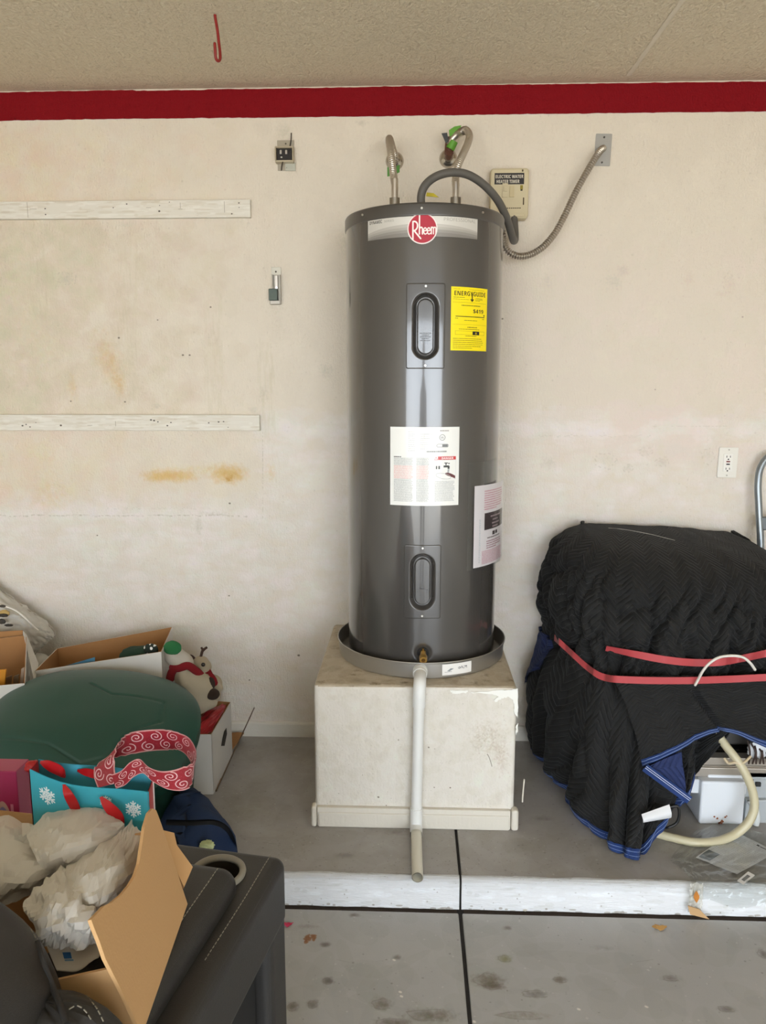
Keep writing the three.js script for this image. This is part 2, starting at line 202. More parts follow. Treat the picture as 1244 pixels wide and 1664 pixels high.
part('pier', box(GX0, DOOR.x0, LOW, DOOR.y1, DOOR.z, DOOR.z + 0.15), plainWall, wf); part('pier', box(DOOR.x1, GX1, LOW, DOOR.y1, DOOR.z, DOOR.z + 0.15), plainWall, wf);
const ce = structure('ceiling', 'textured beige garage ceiling');
part('drywall', box(GX0 - 0.12, GX1 + 0.12, CEIL, CEIL + 0.2, -0.14, DOOR.z + 0.9), ceilMat, ce);
part('seam', surface((u, v) => V(lerp(0.731, 0.742, u) + (v - 0.5) * 0.016 * (1 + 0.4 * noise(u * 30)), CEIL - 0.0012 - 0.0008 * Math.sin(v * 3.14), lerp(0.06, 1.2, u)), 80, 4), M({ color: '#dacfbb', roughness: 0.9 }), ce, 'pale taped seam across the ceiling');
const bbp = [[0, 0.012], [0.052, 0.012], [0.058, 0.009], [0.061, 0.003], [0.061, 0]];
const bb = structure('baseboard_back', 'low off-white baseboard along the wall');
{ const s = new THREE.Shape(); s.moveTo(0, 0); for (const [y, z] of bbp) s.lineTo(z, y); const g = new THREE.ExtrudeGeometry(s, { depth: GX1 - GX0, bevelEnabled: false }); g.rotateY(Math.PI / 2); g.scale(1, 1, -1); const p = g.attributes.position; for (let i = 0; i < p.count; i++) p.setZ(i, Math.abs(p.getZ(i))); g.translate(GX0, 0, 0); g.computeVertexNormals(); part('board', g, trimMat, bb); }

// concrete: raised slab at the wall, lower garage floor, both cut by one control joint
function concrete(seed, base, x0, z0, wx, wz, extra) {
  const t = canvasTex(1400, Math.round(1400 * wz / wx), (c, w, h) => { const R = rng(seed), k = w / wx; c.fillStyle = base; c.fillRect(0, 0, w, h);
    for (let i = 0; i < 900; i++) { c.fillStyle = R() < 0.5 ? 'rgba(255,255,250,.018)' : 'rgba(60,56,50,.03)'; c.beginPath(); c.ellipse(R() * w, R() * h, 10 + R() * 60, 8 + R() * 30, R() * 3, 0, 7); c.fill(); }
    for (let i = 0; i < 1500; i++) { c.fillStyle = R() < 0.35 ? 'rgba(220,218,212,.35)' : `rgba(70,64,56,${R() * 0.35})`; c.beginPath(); c.ellipse(R() * w, R() * h, 0.5 + R() * 1.6, 0.5 + R() * 1.4, 0, 0, 7); c.fill(); }
    for (let i = 0; i < 40; i++) { c.strokeStyle = `rgba(90,84,76,${0.08 + R() * 0.15})`; c.lineWidth = 0.8 + R(); const x = R() * w, y = R() * h; c.beginPath(); c.moveTo(x, y); c.lineTo(x + (R() - 0.5) * 60, y + (R() - 0.5) * 16); c.stroke(); }
    extra(c, R, (px, py, Y) => { const p = atY(px, py, Y); return [(p.x - x0) * k, (p.z - z0) * k]; }, k); });
  t.flipY = false; t.wrapS = t.wrapT = THREE.MirroredRepeatWrapping; t.repeat.set(1 / wx, 1 / wz); t.offset.set(-x0 / wx, -z0 / wz); return t;
}
const slabMat = M({ map: concrete(21, '#9b9794', -0.9, 0, 2.4, 0.95, (c, R, P) => { for (const [px, py, rx, ry] of [[640, 1352, 30, 8], [1160, 1380, 30, 10], [560, 1390, 20, 6], [880, 1330, 24, 10]]) { const [x, y] = P(px, py, 0); specks(c, R, x, y, rx, ry, '120,116,110', 0.05, 160, 6); } for (let i = 0; i < 160; i++) { const [x, y] = P(700 + (R() - 0.5) * 500, 1350 + R() * 70, 0); c.fillStyle = 'rgba(84,78,70,.4)'; c.fillRect(x, y, 2, 1.4); } }), roughness: 0.42, bumpMap: again(bumpFine, 0.12), bumpScale: 0.0004 });
const lowMat = M({ map: concrete(22, '#a9a8a6', -0.7, 0.9, 2.2, 1.4, (c, R, P, k) => {
  for (const [px, py, rx, ry, n, a, col] of [[795, 1592, 26, 14, 420, 0.12, '92,84,68'], [800, 1602, 18, 8, 200, 0.14, '84,74,58'], [700, 1650, 40, 12, 500, 0.12, '96,90,76'], [640, 1662, 30, 8, 300, 0.12, '92,86,72'], [820, 1558, 12, 9, 200, 0.12, '120,122,82'], [870, 1615, 22, 8, 240, 0.09, '104,98,84'], [850, 1650, 40, 8, 300, 0.08, '112,106,88'], [620, 1632, 16, 12, 240, 0.12, '104,98,86'], [533, 1594, 9, 7, 130, 0.15, '100,94,84'], [508, 1632, 9, 8, 130, 0.13, '104,98,88'], [475, 1636, 8, 9, 130, 0.15, '100,94,82'], [528, 1535, 9, 5, 110, 0.14, '104,98,88'], [910, 1592, 12, 7, 160, 0.12, '104,98,86'], [1090, 1590, 14, 6, 140, 0.08, '104,98,86'], [1180, 1640, 14, 6, 140, 0.09, '104,98,86'], [1240, 1550, 10, 12, 140, 0.12, '96,92,84'], [645, 1556, 7, 5, 70, 0.12, '104,98,88'], [575, 1487, 9, 4, 80, 0.12, '104,98,88'], [500, 1505, 20, 6, 110, 0.07, '112,106,96'], [825, 1508, 8, 4, 70, 0.12, '108,102,92'], [980, 1540, 24, 5, 90, 0.06, '110,104,94']]) { const [x, y] = P(px, py, LOW); specks(c, R, x, y, rx * 1.1, ry * 1.1, col, a * 0.55, n, 4.2); if (n > 120) { c.strokeStyle = `rgba(96,90,80,.28)`; c.lineWidth = 1.6; c.beginPath(); for (let q = 0.6; q < 5.2; q += 0.3) { const sc = 0.9 + 0.3 * noise(q * 2, px); q > 0.6 ? c.lineTo(x + Math.cos(q) * rx * sc, y + Math.sin(q) * ry * sc) : c.moveTo(x + Math.cos(q) * rx * sc, y + Math.sin(q) * ry * sc); } c.stroke(); } }
  for (let i = 0; i < 26; i++) { const [x, y] = P(503 + (R() - 0.5) * 16, 1525 + (R() - 0.5) * 12, LOW); c.fillStyle = 'rgba(132,84,44,.7)'; c.beginPath(); c.ellipse(x, y, 2 + R() * 3, 1.5 + R() * 2, R() * 3, 0, 7); c.fill(); }
  for (const [px, py] of [[652, 1619], [650, 1612], [770, 1660], [640, 1560], [940, 1640], [1050, 1636]]) { const [x, y] = P(px, py, LOW); c.fillStyle = 'rgba(232,228,218,.8)'; c.beginPath(); c.ellipse(x, y, 3, 2, 0.5, 0, 7); c.fill(); }
}), roughness: 0.45, bumpMap: again(bumpFine, 0.12), bumpScale: 0.0004 });
const jointMat = M({ color: '#2b2621', roughness: 0.95, bumpMap: again(bumpFine, 0.05), bumpScale: 0.004 });
const fl = structure('floor', 'grey painted concrete garage floor with a raised slab');
const slab = (x0, x1, y0, y1, z0, z1, mat) => { const g = new RoundedBoxGeometry(x1 - x0, y1 - y0, z1 - z0, 2, 0.004); g.translate((x0 + x1) / 2, (y0 + y1) / 2, (z0 + z1) / 2); return part('concrete_slab', metreUV(g), mat, fl); };
slab(GX0, JX - 0.004, LOW - 0.25, 0, -0.02, CURB - 0.02, slabMat); slab(JX + 0.004, GX1, LOW - 0.25, 0, -0.02, CURB - 0.02, slabMat);
slab(GX0, JX - 0.006, LOW - 0.25, LOW, CURB + 0.021, DOOR.z + 0.2, lowMat); slab(JX + 0.004, GX1, LOW - 0.25, LOW, CURB + 0.021, DOOR.z + 0.2, lowMat);
part('joint_filler', box(JX - 0.01, JX + 0.01, LOW - 0.25, -0.006, 0.0, CURB - 0.006), jointMat, fl, 'dark dirt-filled control joint in the slab');
part('joint_filler', box(JX - 0.01, JX + 0.01, LOW - 0.25, LOW - 0.004, CURB, DOOR.z), jointMat, fl, 'dark dirt-filled control joint in the floor');
part('joint_filler', box(GX0, GX1, LOW - 0.25, LOW - 0.005, CURB - 0.02, CURB + 0.024), M({ color: '#4a3d33', roughness: 0.95, bumpMap: again(bumpFine, 0.06), bumpScale: 0.006 }), fl, 'brown expansion strip at the foot of the step');
// white painted nose and face of the step, worn along its upper edge
const curbMap = canvasTex(2048, 160, (c, w, h) => { const R = rng(31); c.fillStyle = '#d9dadb'; c.fillRect(0, 0, w, h); for (let i = 0; i < 700; i++) { c.fillStyle = R() < 0.6 ? 'rgba(240,242,245,.25)' : 'rgba(176,174,170,.18)'; c.beginPath(); c.ellipse(R() * w, R() * h, 4 + R() * 24, 1 + R() * 5, 0, 0, 7); c.fill(); } for (let i = 0; i < 160; i++) { c.fillStyle = `rgba(120,112,100,${0.2 + R() * 0.4})`; c.beginPath(); c.ellipse(R() * w, R() * h, 0.6 + R() * 2, 0.6 + R() * 2, 0, 0, 7); c.fill(); } for (let i = 0; i < 200; i++) { c.fillStyle = 'rgba(148,144,138,.5)'; c.beginPath(); c.ellipse(R() * w, R() * R() * 30, 2 + R() * 10, 1 + R() * 3, 0, 0, 7); c.fill(); } for (let i = 0; i < 90; i++) { c.fillStyle = 'rgba(128,118,104,.5)'; c.beginPath(); c.ellipse(R() * w, h - R() * R() * 10, 2 + R() * 8, 1 + R() * 2, 0, 0, 7); c.fill(); } });
const curbMat = M({ map: curbMap, roughness: 0.5, bumpMap: again(bumpPeel, 0.25), bumpScale: 0.0015 });
for (const [x0, x1] of [[GX0, JX - 0.003], [JX + 0.003, GX1]]) {
  const n = Math.round((x1 - x0) * 70), prof = [[0.0008, -0.021], [0.0012, -0.013], [-0.003, -0.005], [-0.010, -0.001], [-0.026, 0], [-0.06, 0.001], [-0.092, 0.003]];
  const g = surface((u, v) => { const k = v * (prof.length - 1), i = Math.min(Math.floor(k), prof.length - 2), x = lerp(x0, x1, u), f = k - i; const e = i === 0 ? 1 - f : 0; return V(x, lerp(prof[i][0], prof[i + 1][0], f) + 0.0012 * noise(x * 22, v * 4) * (1 - e), CURB + lerp(prof[i][1], prof[i + 1][1], f) + e * 0.004 * noise(x * 12, 3) + 0.002 * noise(x * 9, v * 3, 4)); }, n, 24, (x1 - x0) / 2.4, 1);
  part('step_face', g, curbMat, fl, 'white painted front face of the raised slab');
}
const drive = structure('trim_1', 'concrete driveway outside the open garage door');
part('driveway', box(-12, 12, LOW - 0.3, LOW - 0.01, DOOR.z + 0.2, 24), M({ color: '#b9b2a6', roughness: 0.9 }), drive);

// ---------------------------------------------------------------- boards screwed to the wall
const boardMap = (seed, marks) => { const t = canvasTex(1400, 80, (c, w, h) => { const R = rng(seed); c.fillStyle = '#ded8cb'; c.fillRect(0, 0, w, h); for (let i = 0; i < 260; i++) { c.fillStyle = R() < 0.5 ? 'rgba(236,231,220,.4)' : 'rgba(196,184,158,.22)'; c.beginPath(); c.ellipse(R() * w, R() * h, 6 + R() * 40, 1 + R() * 6, 0, 0, 7); c.fill(); } for (const [x, y, r, l] of marks) { c.fillStyle = 'rgba(52,44,36,.85)'; if (l) { c.fillStyle = 'rgba(130,118,98,.6)'; c.fillRect(x * w, y * h, l > 0 ? l : 2, l > 0 ? 2 : -l); } else { c.beginPath(); c.ellipse(x * w, y * h, r, r * 0.9, 0, 0, 7); c.fill(); } } }); return t; };
function plank(name, x0, x1, y0, y1, t, map, label) { const g = new RoundedBoxGeometry(x1 - x0, y1 - y0, t, 2, 0.002); const p = g.attributes.position, u = g.attributes.uv; for (let i = 0; i < p.count; i++) u.setXY(i, p.getX(i) / (x1 - x0) + 0.5, p.getY(i) / (y1 - y0) + 0.5); g.translate((x0 + x1) / 2, (y0 + y1) / 2, t / 2); return solo(name, g, M({ map, roughness: 0.6 }), label, 'board', 'boards on the wall'); }
const bx = (px, L = -1.86, Rr = -0.594) => (atZ(px, 340, 0).x - L) / (Rr - L);
plank('wall_board', -1.86, -0.594, 2.011, 2.073, 0.018, boardMap(41, [[bx(77), 0.42, 3], [bx(77), 0.75, 3], [bx(187), 0.4, 2.5], [bx(209), 0.2, 3], [bx(261), 0.62, 4], [bx(278), 0.12, 2], [bx(262), 0.3, 2], [bx(390), 0.2, 3], [bx(378), 0.8, 3], [bx(390), 0.45, 2], [bx(48), 0.05, 0, -70], [bx(52), 0.42, 0, 28], [bx(366), 0.1, 0, -50], [bx(295), 0.15, 0, -26], [bx(240), 0.4, 0, 20], [bx(292), 0.5, 0, 16]]), 'white painted board across the wall just below the red stripe');
const bx2 = (px) => (atZ(px, 687, 0).x + 1.9) / (1.9 - 0.58);
plank('wall_board', -1.9, -0.58, 1.237, 1.297, 0.018, boardMap(42, [[bx2(40), 0.7, 4], [bx2(46), 0.62, 3], [bx2(52), 0.78, 3], [bx2(102), 0.68, 4.5], [bx2(248), 0.32, 4], [bx2(253), 0.36, 4], [bx2(259), 0.44, 3], [bx2(274), 0.68, 3.5], [bx2(280), 0.48, 3], [bx2(341), 0.5, 3], [bx2(357), 0.44, 3.5], [bx2(365), 0.42, 3], [bx2(372), 0.78, 2], [bx2(62), 0.5, 2], [bx2(190), 0.4, 0, -26], [bx2(145), 0.66, 0, 20]]), 'white painted board with clustered nail holes, lower of the two on the wall');

// ---------------------------------------------------------------- the stand, the pan and the water heater
function splitUp(g, limit = 0.6) { const n = flat(g.clone()), a = n.attributes, up = { position: [], normal: [], uv: [] }, rest = { position: [], normal: [], uv: [] }; for (let i = 0; i < a.position.count; i += 3) { const m = (a.normal.getY(i) + a.normal.getY(i + 1) + a.normal.getY(i + 2)) / 3, t = m > limit ? up : rest; for (let j = i; j < i + 3; j++) { t.position.push(a.position.getX(j), a.position.getY(j), a.position.getZ(j)); t.normal.push(a.normal.getX(j), a.normal.getY(j), a.normal.getZ(j)); t.uv.push(a.uv.getX(j), a.uv.getY(j)); } } return [up, rest].map((t) => { const q = new THREE.BufferGeometry(); q.setAttribute('position', new THREE.Float32BufferAttribute(t.position, 3)); q.setAttribute('normal', new THREE.Float32BufferAttribute(t.normal, 3)); q.setAttribute('uv', new THREE.Float32BufferAttribute(t.uv, 2)); return q; }); }
const ST = { x0: -0.308, x1: 0.332, y: 0.475, z: 0.632 };
{
  const st = thing('heater_stand', 'square off-white plastered stand under the water heater with peeling paint', 'stand', V(0.012, 0, ST.z / 2));
  const faceMap = canvasTex(900, 660, (c, w, h) => { const R = rng(51); c.fillStyle = '#d9d3c9'; c.fillRect(0, 0, w, h); for (let i = 0; i < 900; i++) { c.fillStyle = R() < 0.5 ? 'rgba(230,225,215,.07)' : 'rgba(184,174,158,.06)'; c.beginPath(); c.ellipse(R() * w, R() * h, 6 + R() * 40, 6 + R() * 24, R() * 3, 0, 7); c.fill(); } for (let i = 0; i < 700; i++) { c.fillStyle = `rgba(110,98,82,${R() * 0.3})`; c.beginPath(); c.ellipse(R() * w, R() * h, 0.5 + R() * 2.2, 0.5 + R() * 1.8, 0, 0, 7); c.fill(); }
    specks(c, R, w * 0.86, h * 0.36, 90, 100, '150,128,104', 0.08, 700, 6); specks(c, R, w * 0.93, h * 0.5, 40, 90, '160,140,116', 0.08, 400, 5); c.strokeStyle = 'rgba(90,80,68,.7)'; c.lineWidth = 3; c.beginPath(); c.moveTo(w * 0.86, h * 0.47); c.quadraticCurveTo(w * 0.872, h * 0.49, w * 0.885, h * 0.56); c.stroke();
    for (const [x, y, r] of [[0.32, 0.8, 5], [0.6, 0.72, 3], [0.57, 0.43, 4], [0.6, 0.44, 2], [0.68, 0.72, 4], [0.42, 0.38, 3], [0.24, 0.64, 2], [0.75, 0.9, 3], [0.12, 0.78, 2], [0.36, 0.86, 3]]) { c.fillStyle = 'rgba(96,84,68,.7)'; c.beginPath(); c.ellipse(x * w, y * h, r, r * 0.8, 0.4, 0, 7); c.fill(); } });
  faceMap.repeat.set(1 / 0.64, 1 / 0.47); faceMap.offset.set(0.5, 0.5);
  const topMap = canvasTex(700, 700, (c, w, h) => { const R = rng(52); c.fillStyle = '#bdb09a'; c.fillRect(0, 0, w, h); for (let i = 0; i < 500; i++) { c.fillStyle = R() < 0.45 ? 'rgba(212,204,188,.14)' : 'rgba(132,116,92,.12)'; c.beginPath(); c.ellipse(R() * w, R() * h, 5 + R() * 40, 4 + R() * 24, R() * 3, 0, 7); c.fill(); } for (let i = 0; i < 60; i++) specks(c, R, R() * w, R() * h, 20, 14, '104,88,66', 0.12, 40, 5); });
  topMap.repeat.set(1 / 0.64, 1 / 0.64);
  const [up, rest] = splitUp(rbox(ST.x1 - ST.x0, ST.y, ST.z - 0.001, 0.014, V((ST.x0 + ST.x1) / 2, ST.y / 2, ST.z / 2 + 0.0005)));
  part('body', rest, M({ map: faceMap, roughness: 0.6, bumpMap: again(bumpPeel, 0.25), bumpScale: 0.001 }), st);
  part('top', up, M({ map: topMap, roughness: 0.75, bumpMap: again(bumpPeel, 0.25), bumpScale: 0.0012 }), st, 'dusty brown stained top of the stand');
  // flaking white paint at the right end of the front edge
  const chip = (pts, seed) => { const R = rng(seed), o = []; pts.forEach((p, i) => { const q = pts[(i + 1) % pts.length]; for (let k = 0; k < 5; k++) { const t = k / 5, a = atZ(lerp(p[0], q[0], t) + (R() - 0.5) * 2, lerp(p[1], q[1], t) + (R() - 0.5) * 2, ST.z + 0.001); o.push(a); } }); return prism(o, 0.0016); };
  const flake = M({ color: '#ecebe4', roughness: 0.6 });
  for (const [pts, sd] of [[[[762, 1125], [800, 1122], [825, 1121], [840, 1119], [842, 1150], [840, 1165], [835, 1158], [834, 1140], [826, 1132], [815, 1135], [806, 1141], [802, 1138], [809, 1131], [795, 1127]], 1], [[[838, 1178], [841, 1176], [840, 1190], [838, 1194]], 2], [[[730, 1122], [760, 1122], [757, 1126], [735, 1127]], 3]]) part('peeling_paint', chip(pts, sd), flake, st, 'bright white flaking paint');
  const y1 = 0.066, zt = ST.z + 0.016;
  const tri = (x0, x1, z0, z1, h, r) => rbox(x1 - x0, h, z1 - z0, r, V((x0 + x1) / 2, h / 2, (z0 + z1) / 2));
  const tm = M({ color: '#d4cec1', roughness: 0.55, bumpMap: again(bumpPeel, 0.3), bumpScale: 0.001 });
  part('base_trim', join(tri(ST.x0 + 0.008, ST.x1 - 0.012, ST.z - 0.002, zt, y1, 0.004), tri(ST.x0 + 0.012, ST.x1 - 0.016, ST.z, zt + 0.004, 0.05, 0.004)), tm, st);
  part('base_trim', tri(ST.x0 - 0.004, ST.x0 + 0.002, 0.03, ST.z, y1, 0.0025), tm, st); part('base_trim', tri(ST.x1 - 0.002, ST.x1 + 0.004, 0.03, ST.z, y1, 0.0025), tm, st);
  part('trim_corner', tri(ST.x0 - 0.011, ST.x0 + 0.0065, ST.z - 0.012, zt + 0.006, 0.07, 0.007), tm, st); part('trim_corner', tri(ST.x1 - 0.0105, ST.x1 + 0.013, ST.z - 0.012, zt + 0.006, 0.07, 0.008), tm, st);
  solo('wood_splinter', tube([atZ(840, 1303, 0.67), atZ(841, 1288, 0.67), atZ(843, 1266, 0.67)].map((p) => p.setX(p.x + 0.016)), 0.0025, 10, 6), M({ color: '#d8d2c4' }), 'thin pale splinter standing against the right foot of the heater stand', 'splinter');
}
const TC = V(0.034, ST.y, 0.285), TR = 0.257, TB = ST.y + 0.012, TT = 1.905, PR = 0.293;
const onTank = (phi, y, r = TR) => V(TC.x + r * Math.sin(phi), y, TC.z + r * Math.cos(phi));
function hit(px, py, r = TR) { const d = ray(px, py), ox = EYE.x - TC.x, oz = EYE.z - TC.z, a = d.x * d.x + d.z * d.z, b = 2 * (ox * d.x + oz * d.z), c = ox * ox + oz * oz - r * r, q = b * b - 4 * a * c, t = (-b - Math.sqrt(Math.max(q, 0))) / (2 * a); const p = EYE.clone().addScaledVector(d, t); return { phi: Math.atan2(p.x - TC.x, p.z - TC.z), y: p.y }; }
const patch = (p0, p1, y0, y1, r, n = 24) => surface((u, v) => onTank(lerp(p0, p1, u), lerp(y1, y0, v), r), n, Math.max(2, Math.round(n * 0.6)));

const alu = M({ color: '#b9b7b2', metalness: 0.9, roughness: 0.42, bumpMap: again(bumpFine, 0.2), bumpScale: 0.0002 });
{
  const pan = thing('drain_pan', 'shallow round aluminium drain pan under the water heater', 'pan', TC.clone());
  part('basin', lathe([[0, 0.001], [PR - 0.008, 0.001], [PR - 0.003, 0.004], [PR - 0.001, 0.056], [PR + 0.003, 0.058], [PR + 0.004, 0.0545], [PR + 0.001, 0.0535], [PR - 0.0012, 0.05], [PR - 0.004, 0.008], [PR - 0.01, 0.004], [0, 0.004]], TC, 120), alu, pan);
  const a = hit(718, 1088, PR), b = hit(765, 1086, PR);
  const stk = canvasTex(256, 90, (c, w, h) => { const R = rng(61); c.fillStyle = '#e9e7e2'; c.fillRect(0, 0, w, h); c.fillStyle = '#8d9497'; c.beginPath(); c.moveTo(40, 56); c.lineTo(70, 36); c.lineTo(96, 40); c.lineTo(60, 60); c.fill(); for (let i = 0; i < 40; i++) { c.fillStyle = `rgba(70,72,76,${0.2 + R() * 0.4})`; c.fillRect(130 + R() * 80, 26 + R() * 20, 3 + R() * 8, 5); } c.fillStyle = 'rgba(120,122,126,.6)'; c.fillRect(20, 62, 60, 4); });
  part('sticker', patch(a.phi, b.phi, TC.y + 0.012, TC.y + 0.049, PR + 0.0013), M({ map: stk, roughness: 0.4 }), pan, 'white paper sticker on the pan rim');
}
const paint = MP({ color: '#45423f', roughness: 0.24, ior: 1.6, clearcoat: 0.8, clearcoatRoughness: 0.06 });
const paintCap = MP({ color: '#46423e', roughness: 0.35, ior: 1.6, clearcoat: 0.3, clearcoatRoughness: 0.2 });
const steel = M({ color: '#b7b0a6', metalness: 0.95, roughness: 0.3 }), screwMat = M({ color: '#d6d2ca', metalness: 0.9, roughness: 0.3 });
const wh = thing('water_heater', 'tall grey cylindrical electric water heater standing in a drain pan', 'water heater', V(TC.x, TB, TC.z));
{
  const A0 = hit(690, 530), pans = [{ phi: hit(691, 530).phi, y: (hit(691, 459).y + hit(691, 600).y) / 2, hh: (hit(691, 459).y - hit(691, 600).y) / 2, hw: 0.0605 }, { phi: hit(686, 946).phi, y: (hit(686, 885).y + hit(686, 1006).y) / 2, hh: (hit(686, 885).y - hit(686, 1006).y) / 2, hw: 0.0605 }];
  const inPan = (phi, y) => pans.some((p) => Math.abs((phi - p.phi) * TR) < p.hw - 0.004 && Math.abs(y - p.y) < p.hh - 0.004);
  const valve = { phi: hit(687, 1060).phi, y: hit(687, 1062).y };
  // jacket: a full turn, open where the two access panels sit
  const NU = 360, NV = 320, pos = [], uv = [], idx = [];
  for (let j = 0; j <= NV; j++) for (let i = 0; i <= NU; i++) { const phi = -Math.PI + i / NU * 2 * Math.PI, y = lerp(TB, TT, j / NV); const dv = Math.hypot((phi - valve.phi) * TR, y - valve.y); const p = onTank(phi, y, TR - 0.004 * (1 - sstep(y - TB, 0, 0.006)) - 0.006 * (1 - sstep(dv, 0.018, 0.034))); pos.push(p.x, p.y, p.z); uv.push(phi * TR, y); }
  for (let j = 0; j < NV; j++) for (let i = 0; i < NU; i++) { const phi = -Math.PI + (i + 0.5) / NU * 2 * Math.PI, y = lerp(TB, TT, (j + 0.5) / NV); if (inPan(phi, y)) continue; const a = j * (NU + 1) + i, b = a + NU + 1; idx.push(a, a + 1, b, b, a + 1, b + 1); }
  part('jacket', grid2geo(pos, uv, idx), paint, wh);
  part('base_ring', lathe([[0, TB + 0.002], [TR - 0.004, TB + 0.002], [TR - 0.004, TB], [TR - 0.012, ST.y + 0.005], [0, ST.y + 0.005]], V(TC.x, 0, TC.z), 96), M({ color: '#2a2a2a' }), wh);
  part('top_cap', lathe([[TR - 0.002, TT - 0.006], [TR + 0.0025, TT - 0.004], [TR + 0.003, TT], [TR + 0.003, TT + 0.028], [TR, TT + 0.034], [TR - 0.008, TT + 0.036], [TR - 0.016, TT + 0.028], [TR - 0.03, TT + 0.026], [0, TT + 0.034]], V(TC.x, 0, TC.z), 128), paintCap, wh, 'rolled grey steel top rim');
  for (const px of [589, 685, 784]) { const h = hit(px, px === 685 ? 330 : 339, TR + 0.003); part('screw', rod(onTank(h.phi, TT + 0.017, TR), onTank(h.phi, TT + 0.017, TR + 0.006), 0.0042, 0.003, 12), screwMat, wh, 'bright screw in the rim'); }
  for (const [pi, p] of pans.entries()) {
    const pill = (s, h, w, hh) => { const q = Math.max(Math.abs(h) - (hh - w), 0); return Math.hypot(s, q) - w; };
    const W = p.hw, H = p.hh, cr = 0.008;
    const g = surface((u, v) => { const s = lerp(-W, W, u), h = lerp(H, -H, v); const dx = Math.max(Math.abs(s) - (W - cr), 0), dy = Math.max(Math.abs(h) - (H - cr), 0), ed = cr - Math.hypot(dx, dy); let r = TR - 0.003 + 0.0055 * sstep(ed, -0.001, 0.0035); const po = pill(s, h - 0.0, 0.0425, H - 0.028), pi2 = pill(s, h + 0.001, 0.0255, H - 0.046); r -= 0.019 * sstep(-po, 0, 0.014); r += 0.011 * sstep(-pi2, -0.0015, 0.002); return onTank(p.phi + s / TR, p.y + h, r); }, 100, 200, 1, 1);
    const m = part('access_panel', g, paint, wh, pi ? 'lower grey access panel with a pill-shaped recess' : 'upper grey access panel with a pill-shaped recess');
    for (const sy of [1, -1]) part('screw', rod(onTank(p.phi, p.y + sy * (H - 0.011), TR), onTank(p.phi, p.y + sy * (H - 0.011), TR + 0.006), 0.004, 0.003, 12), screwMat, m);
    const tx = canvasTex(96, 160, (c, w, h) => { c.clearRect(0, 0, w, h); c.fillStyle = pi ? 'rgba(60,62,62,.75)' : 'rgba(58,54,50,.8)'; const R = rng(71 + pi); if (!pi) for (let l = 0; l < 5; l++) { let x = 12 + (l % 2) * 10; while (x < 80 - (l % 2) * 10) { const q = 3 + R() * 8; c.fillRect(x, 20 + l * 16, q, 6); x += q + 3; } } else { c.fillRect(8, 40, 12, 5); c.fillRect(8, 58, 10, 4); c.fillRect(74, 58, 10, 5); c.fillRect(74, 40, 12, 4); c.fillRect(30, 30, 34, 5); } });
    part('embossed_lettering', patch(p.phi - 0.085, p.phi + 0.085, p.y - 0.068, p.y - 0.012, TR - 0.0053 + 0.0005, 8), M({ map: tx, transparent: true, roughness: 0.5 }), m);
  }
  // brand banner with round red badge
  const lb = hit(598, 368), rb = hit(775, 366), by1 = hit(686, 347).y - 0.004, by0 = hit(686, 385).y + 0.001;
  const banner = canvasTex(1400, 300, (c, w, h) => {
    c.fillStyle = '#d8d5ce'; c.fillRect(0, 0, w, h);
    const sweep = (y0, y1, y2, col) => { c.fillStyle = col; c.beginPath(); c.moveTo(0, h); c.lineTo(0, y0); c.bezierCurveTo(w * 0.25, y1, w * 0.7, y1, w, y2); c.lineTo(w, h); c.fill(); };
    sweep(205, 90, 195, '#c2beb7'); sweep(235, 140, 215, '#b3afa8'); sweep(262, 180, 245, '#9c9892'); sweep(290, 225, 280, '#8b8782');
    c.fillStyle = '#3c3935'; c.font = 'bold 62px sans-serif'; c.fillText('DYNAMIC', 26, 74, 190); c.fillStyle = '#a09c95'; c.font = '44px sans-serif'; c.fillText('SERIES', 240, 70, 130);
    c.fillStyle = '#aaa69e'; c.font = '62px sans-serif'; c.textAlign = 'right'; c.fillText('PROFESSIONAL', w - 30, 76, 420);
  });
  part('brand_banner', patch(lb.phi, rb.phi, by0, by1, TR + 0.0012, 40), M({ map: banner, roughness: 0.35, metalness: 0.25 }), wh, 'silver and white brand banner reading PROFESSIONAL');
  const lc = hit(686, 371.5), lr = 0.0445;
  const logo = canvasTex(512, 512, (c, w, h) => {
    c.fillStyle = '#efe3df'; c.fillRect(0, 0, w, h); c.fillStyle = '#b3122f'; c.beginPath(); c.arc(256, 256, 236, 0, 7); c.fill();
    c.strokeStyle = '#f7ebe6'; c.lineCap = 'round'; c.lineJoin = 'round'; c.lineWidth = 26;
    c.beginPath(); c.moveTo(96, 430); c.lineTo(96, 140); c.bezierCurveTo(200, 120, 200, 290, 98, 290); c.moveTo(120, 292); c.lineTo(228, 420); c.stroke();
    c.lineWidth = 24; c.beginPath(); c.moveTo(206, 26); c.lineTo(206, 345); c.moveTo(206, 270); c.bezierCurveTo(215, 225, 258, 225, 258, 275); c.lineTo(258, 345); c.stroke();
    for (const x of [300, 362]) { c.beginPath(); c.moveTo(x - 18, 296); c.lineTo(x + 26, 288); c.bezierCurveTo(x + 22, 225, x - 26, 235, x - 22, 300); c.bezierCurveTo(x - 18, 360, x + 12, 355, x + 28, 335); c.lineWidth = 19; c.stroke(); }
    c.lineWidth = 20; c.beginPath(); c.moveTo(408, 235); c.lineTo(408, 345); c.moveTo(408, 262); c.bezierCurveTo(416, 228, 444, 228, 444, 262); c.lineTo(444, 345); c.moveTo(444, 262); c.bezierCurveTo(452, 228, 484, 228, 484, 262); c.lineTo(484, 380); c.stroke();
  });
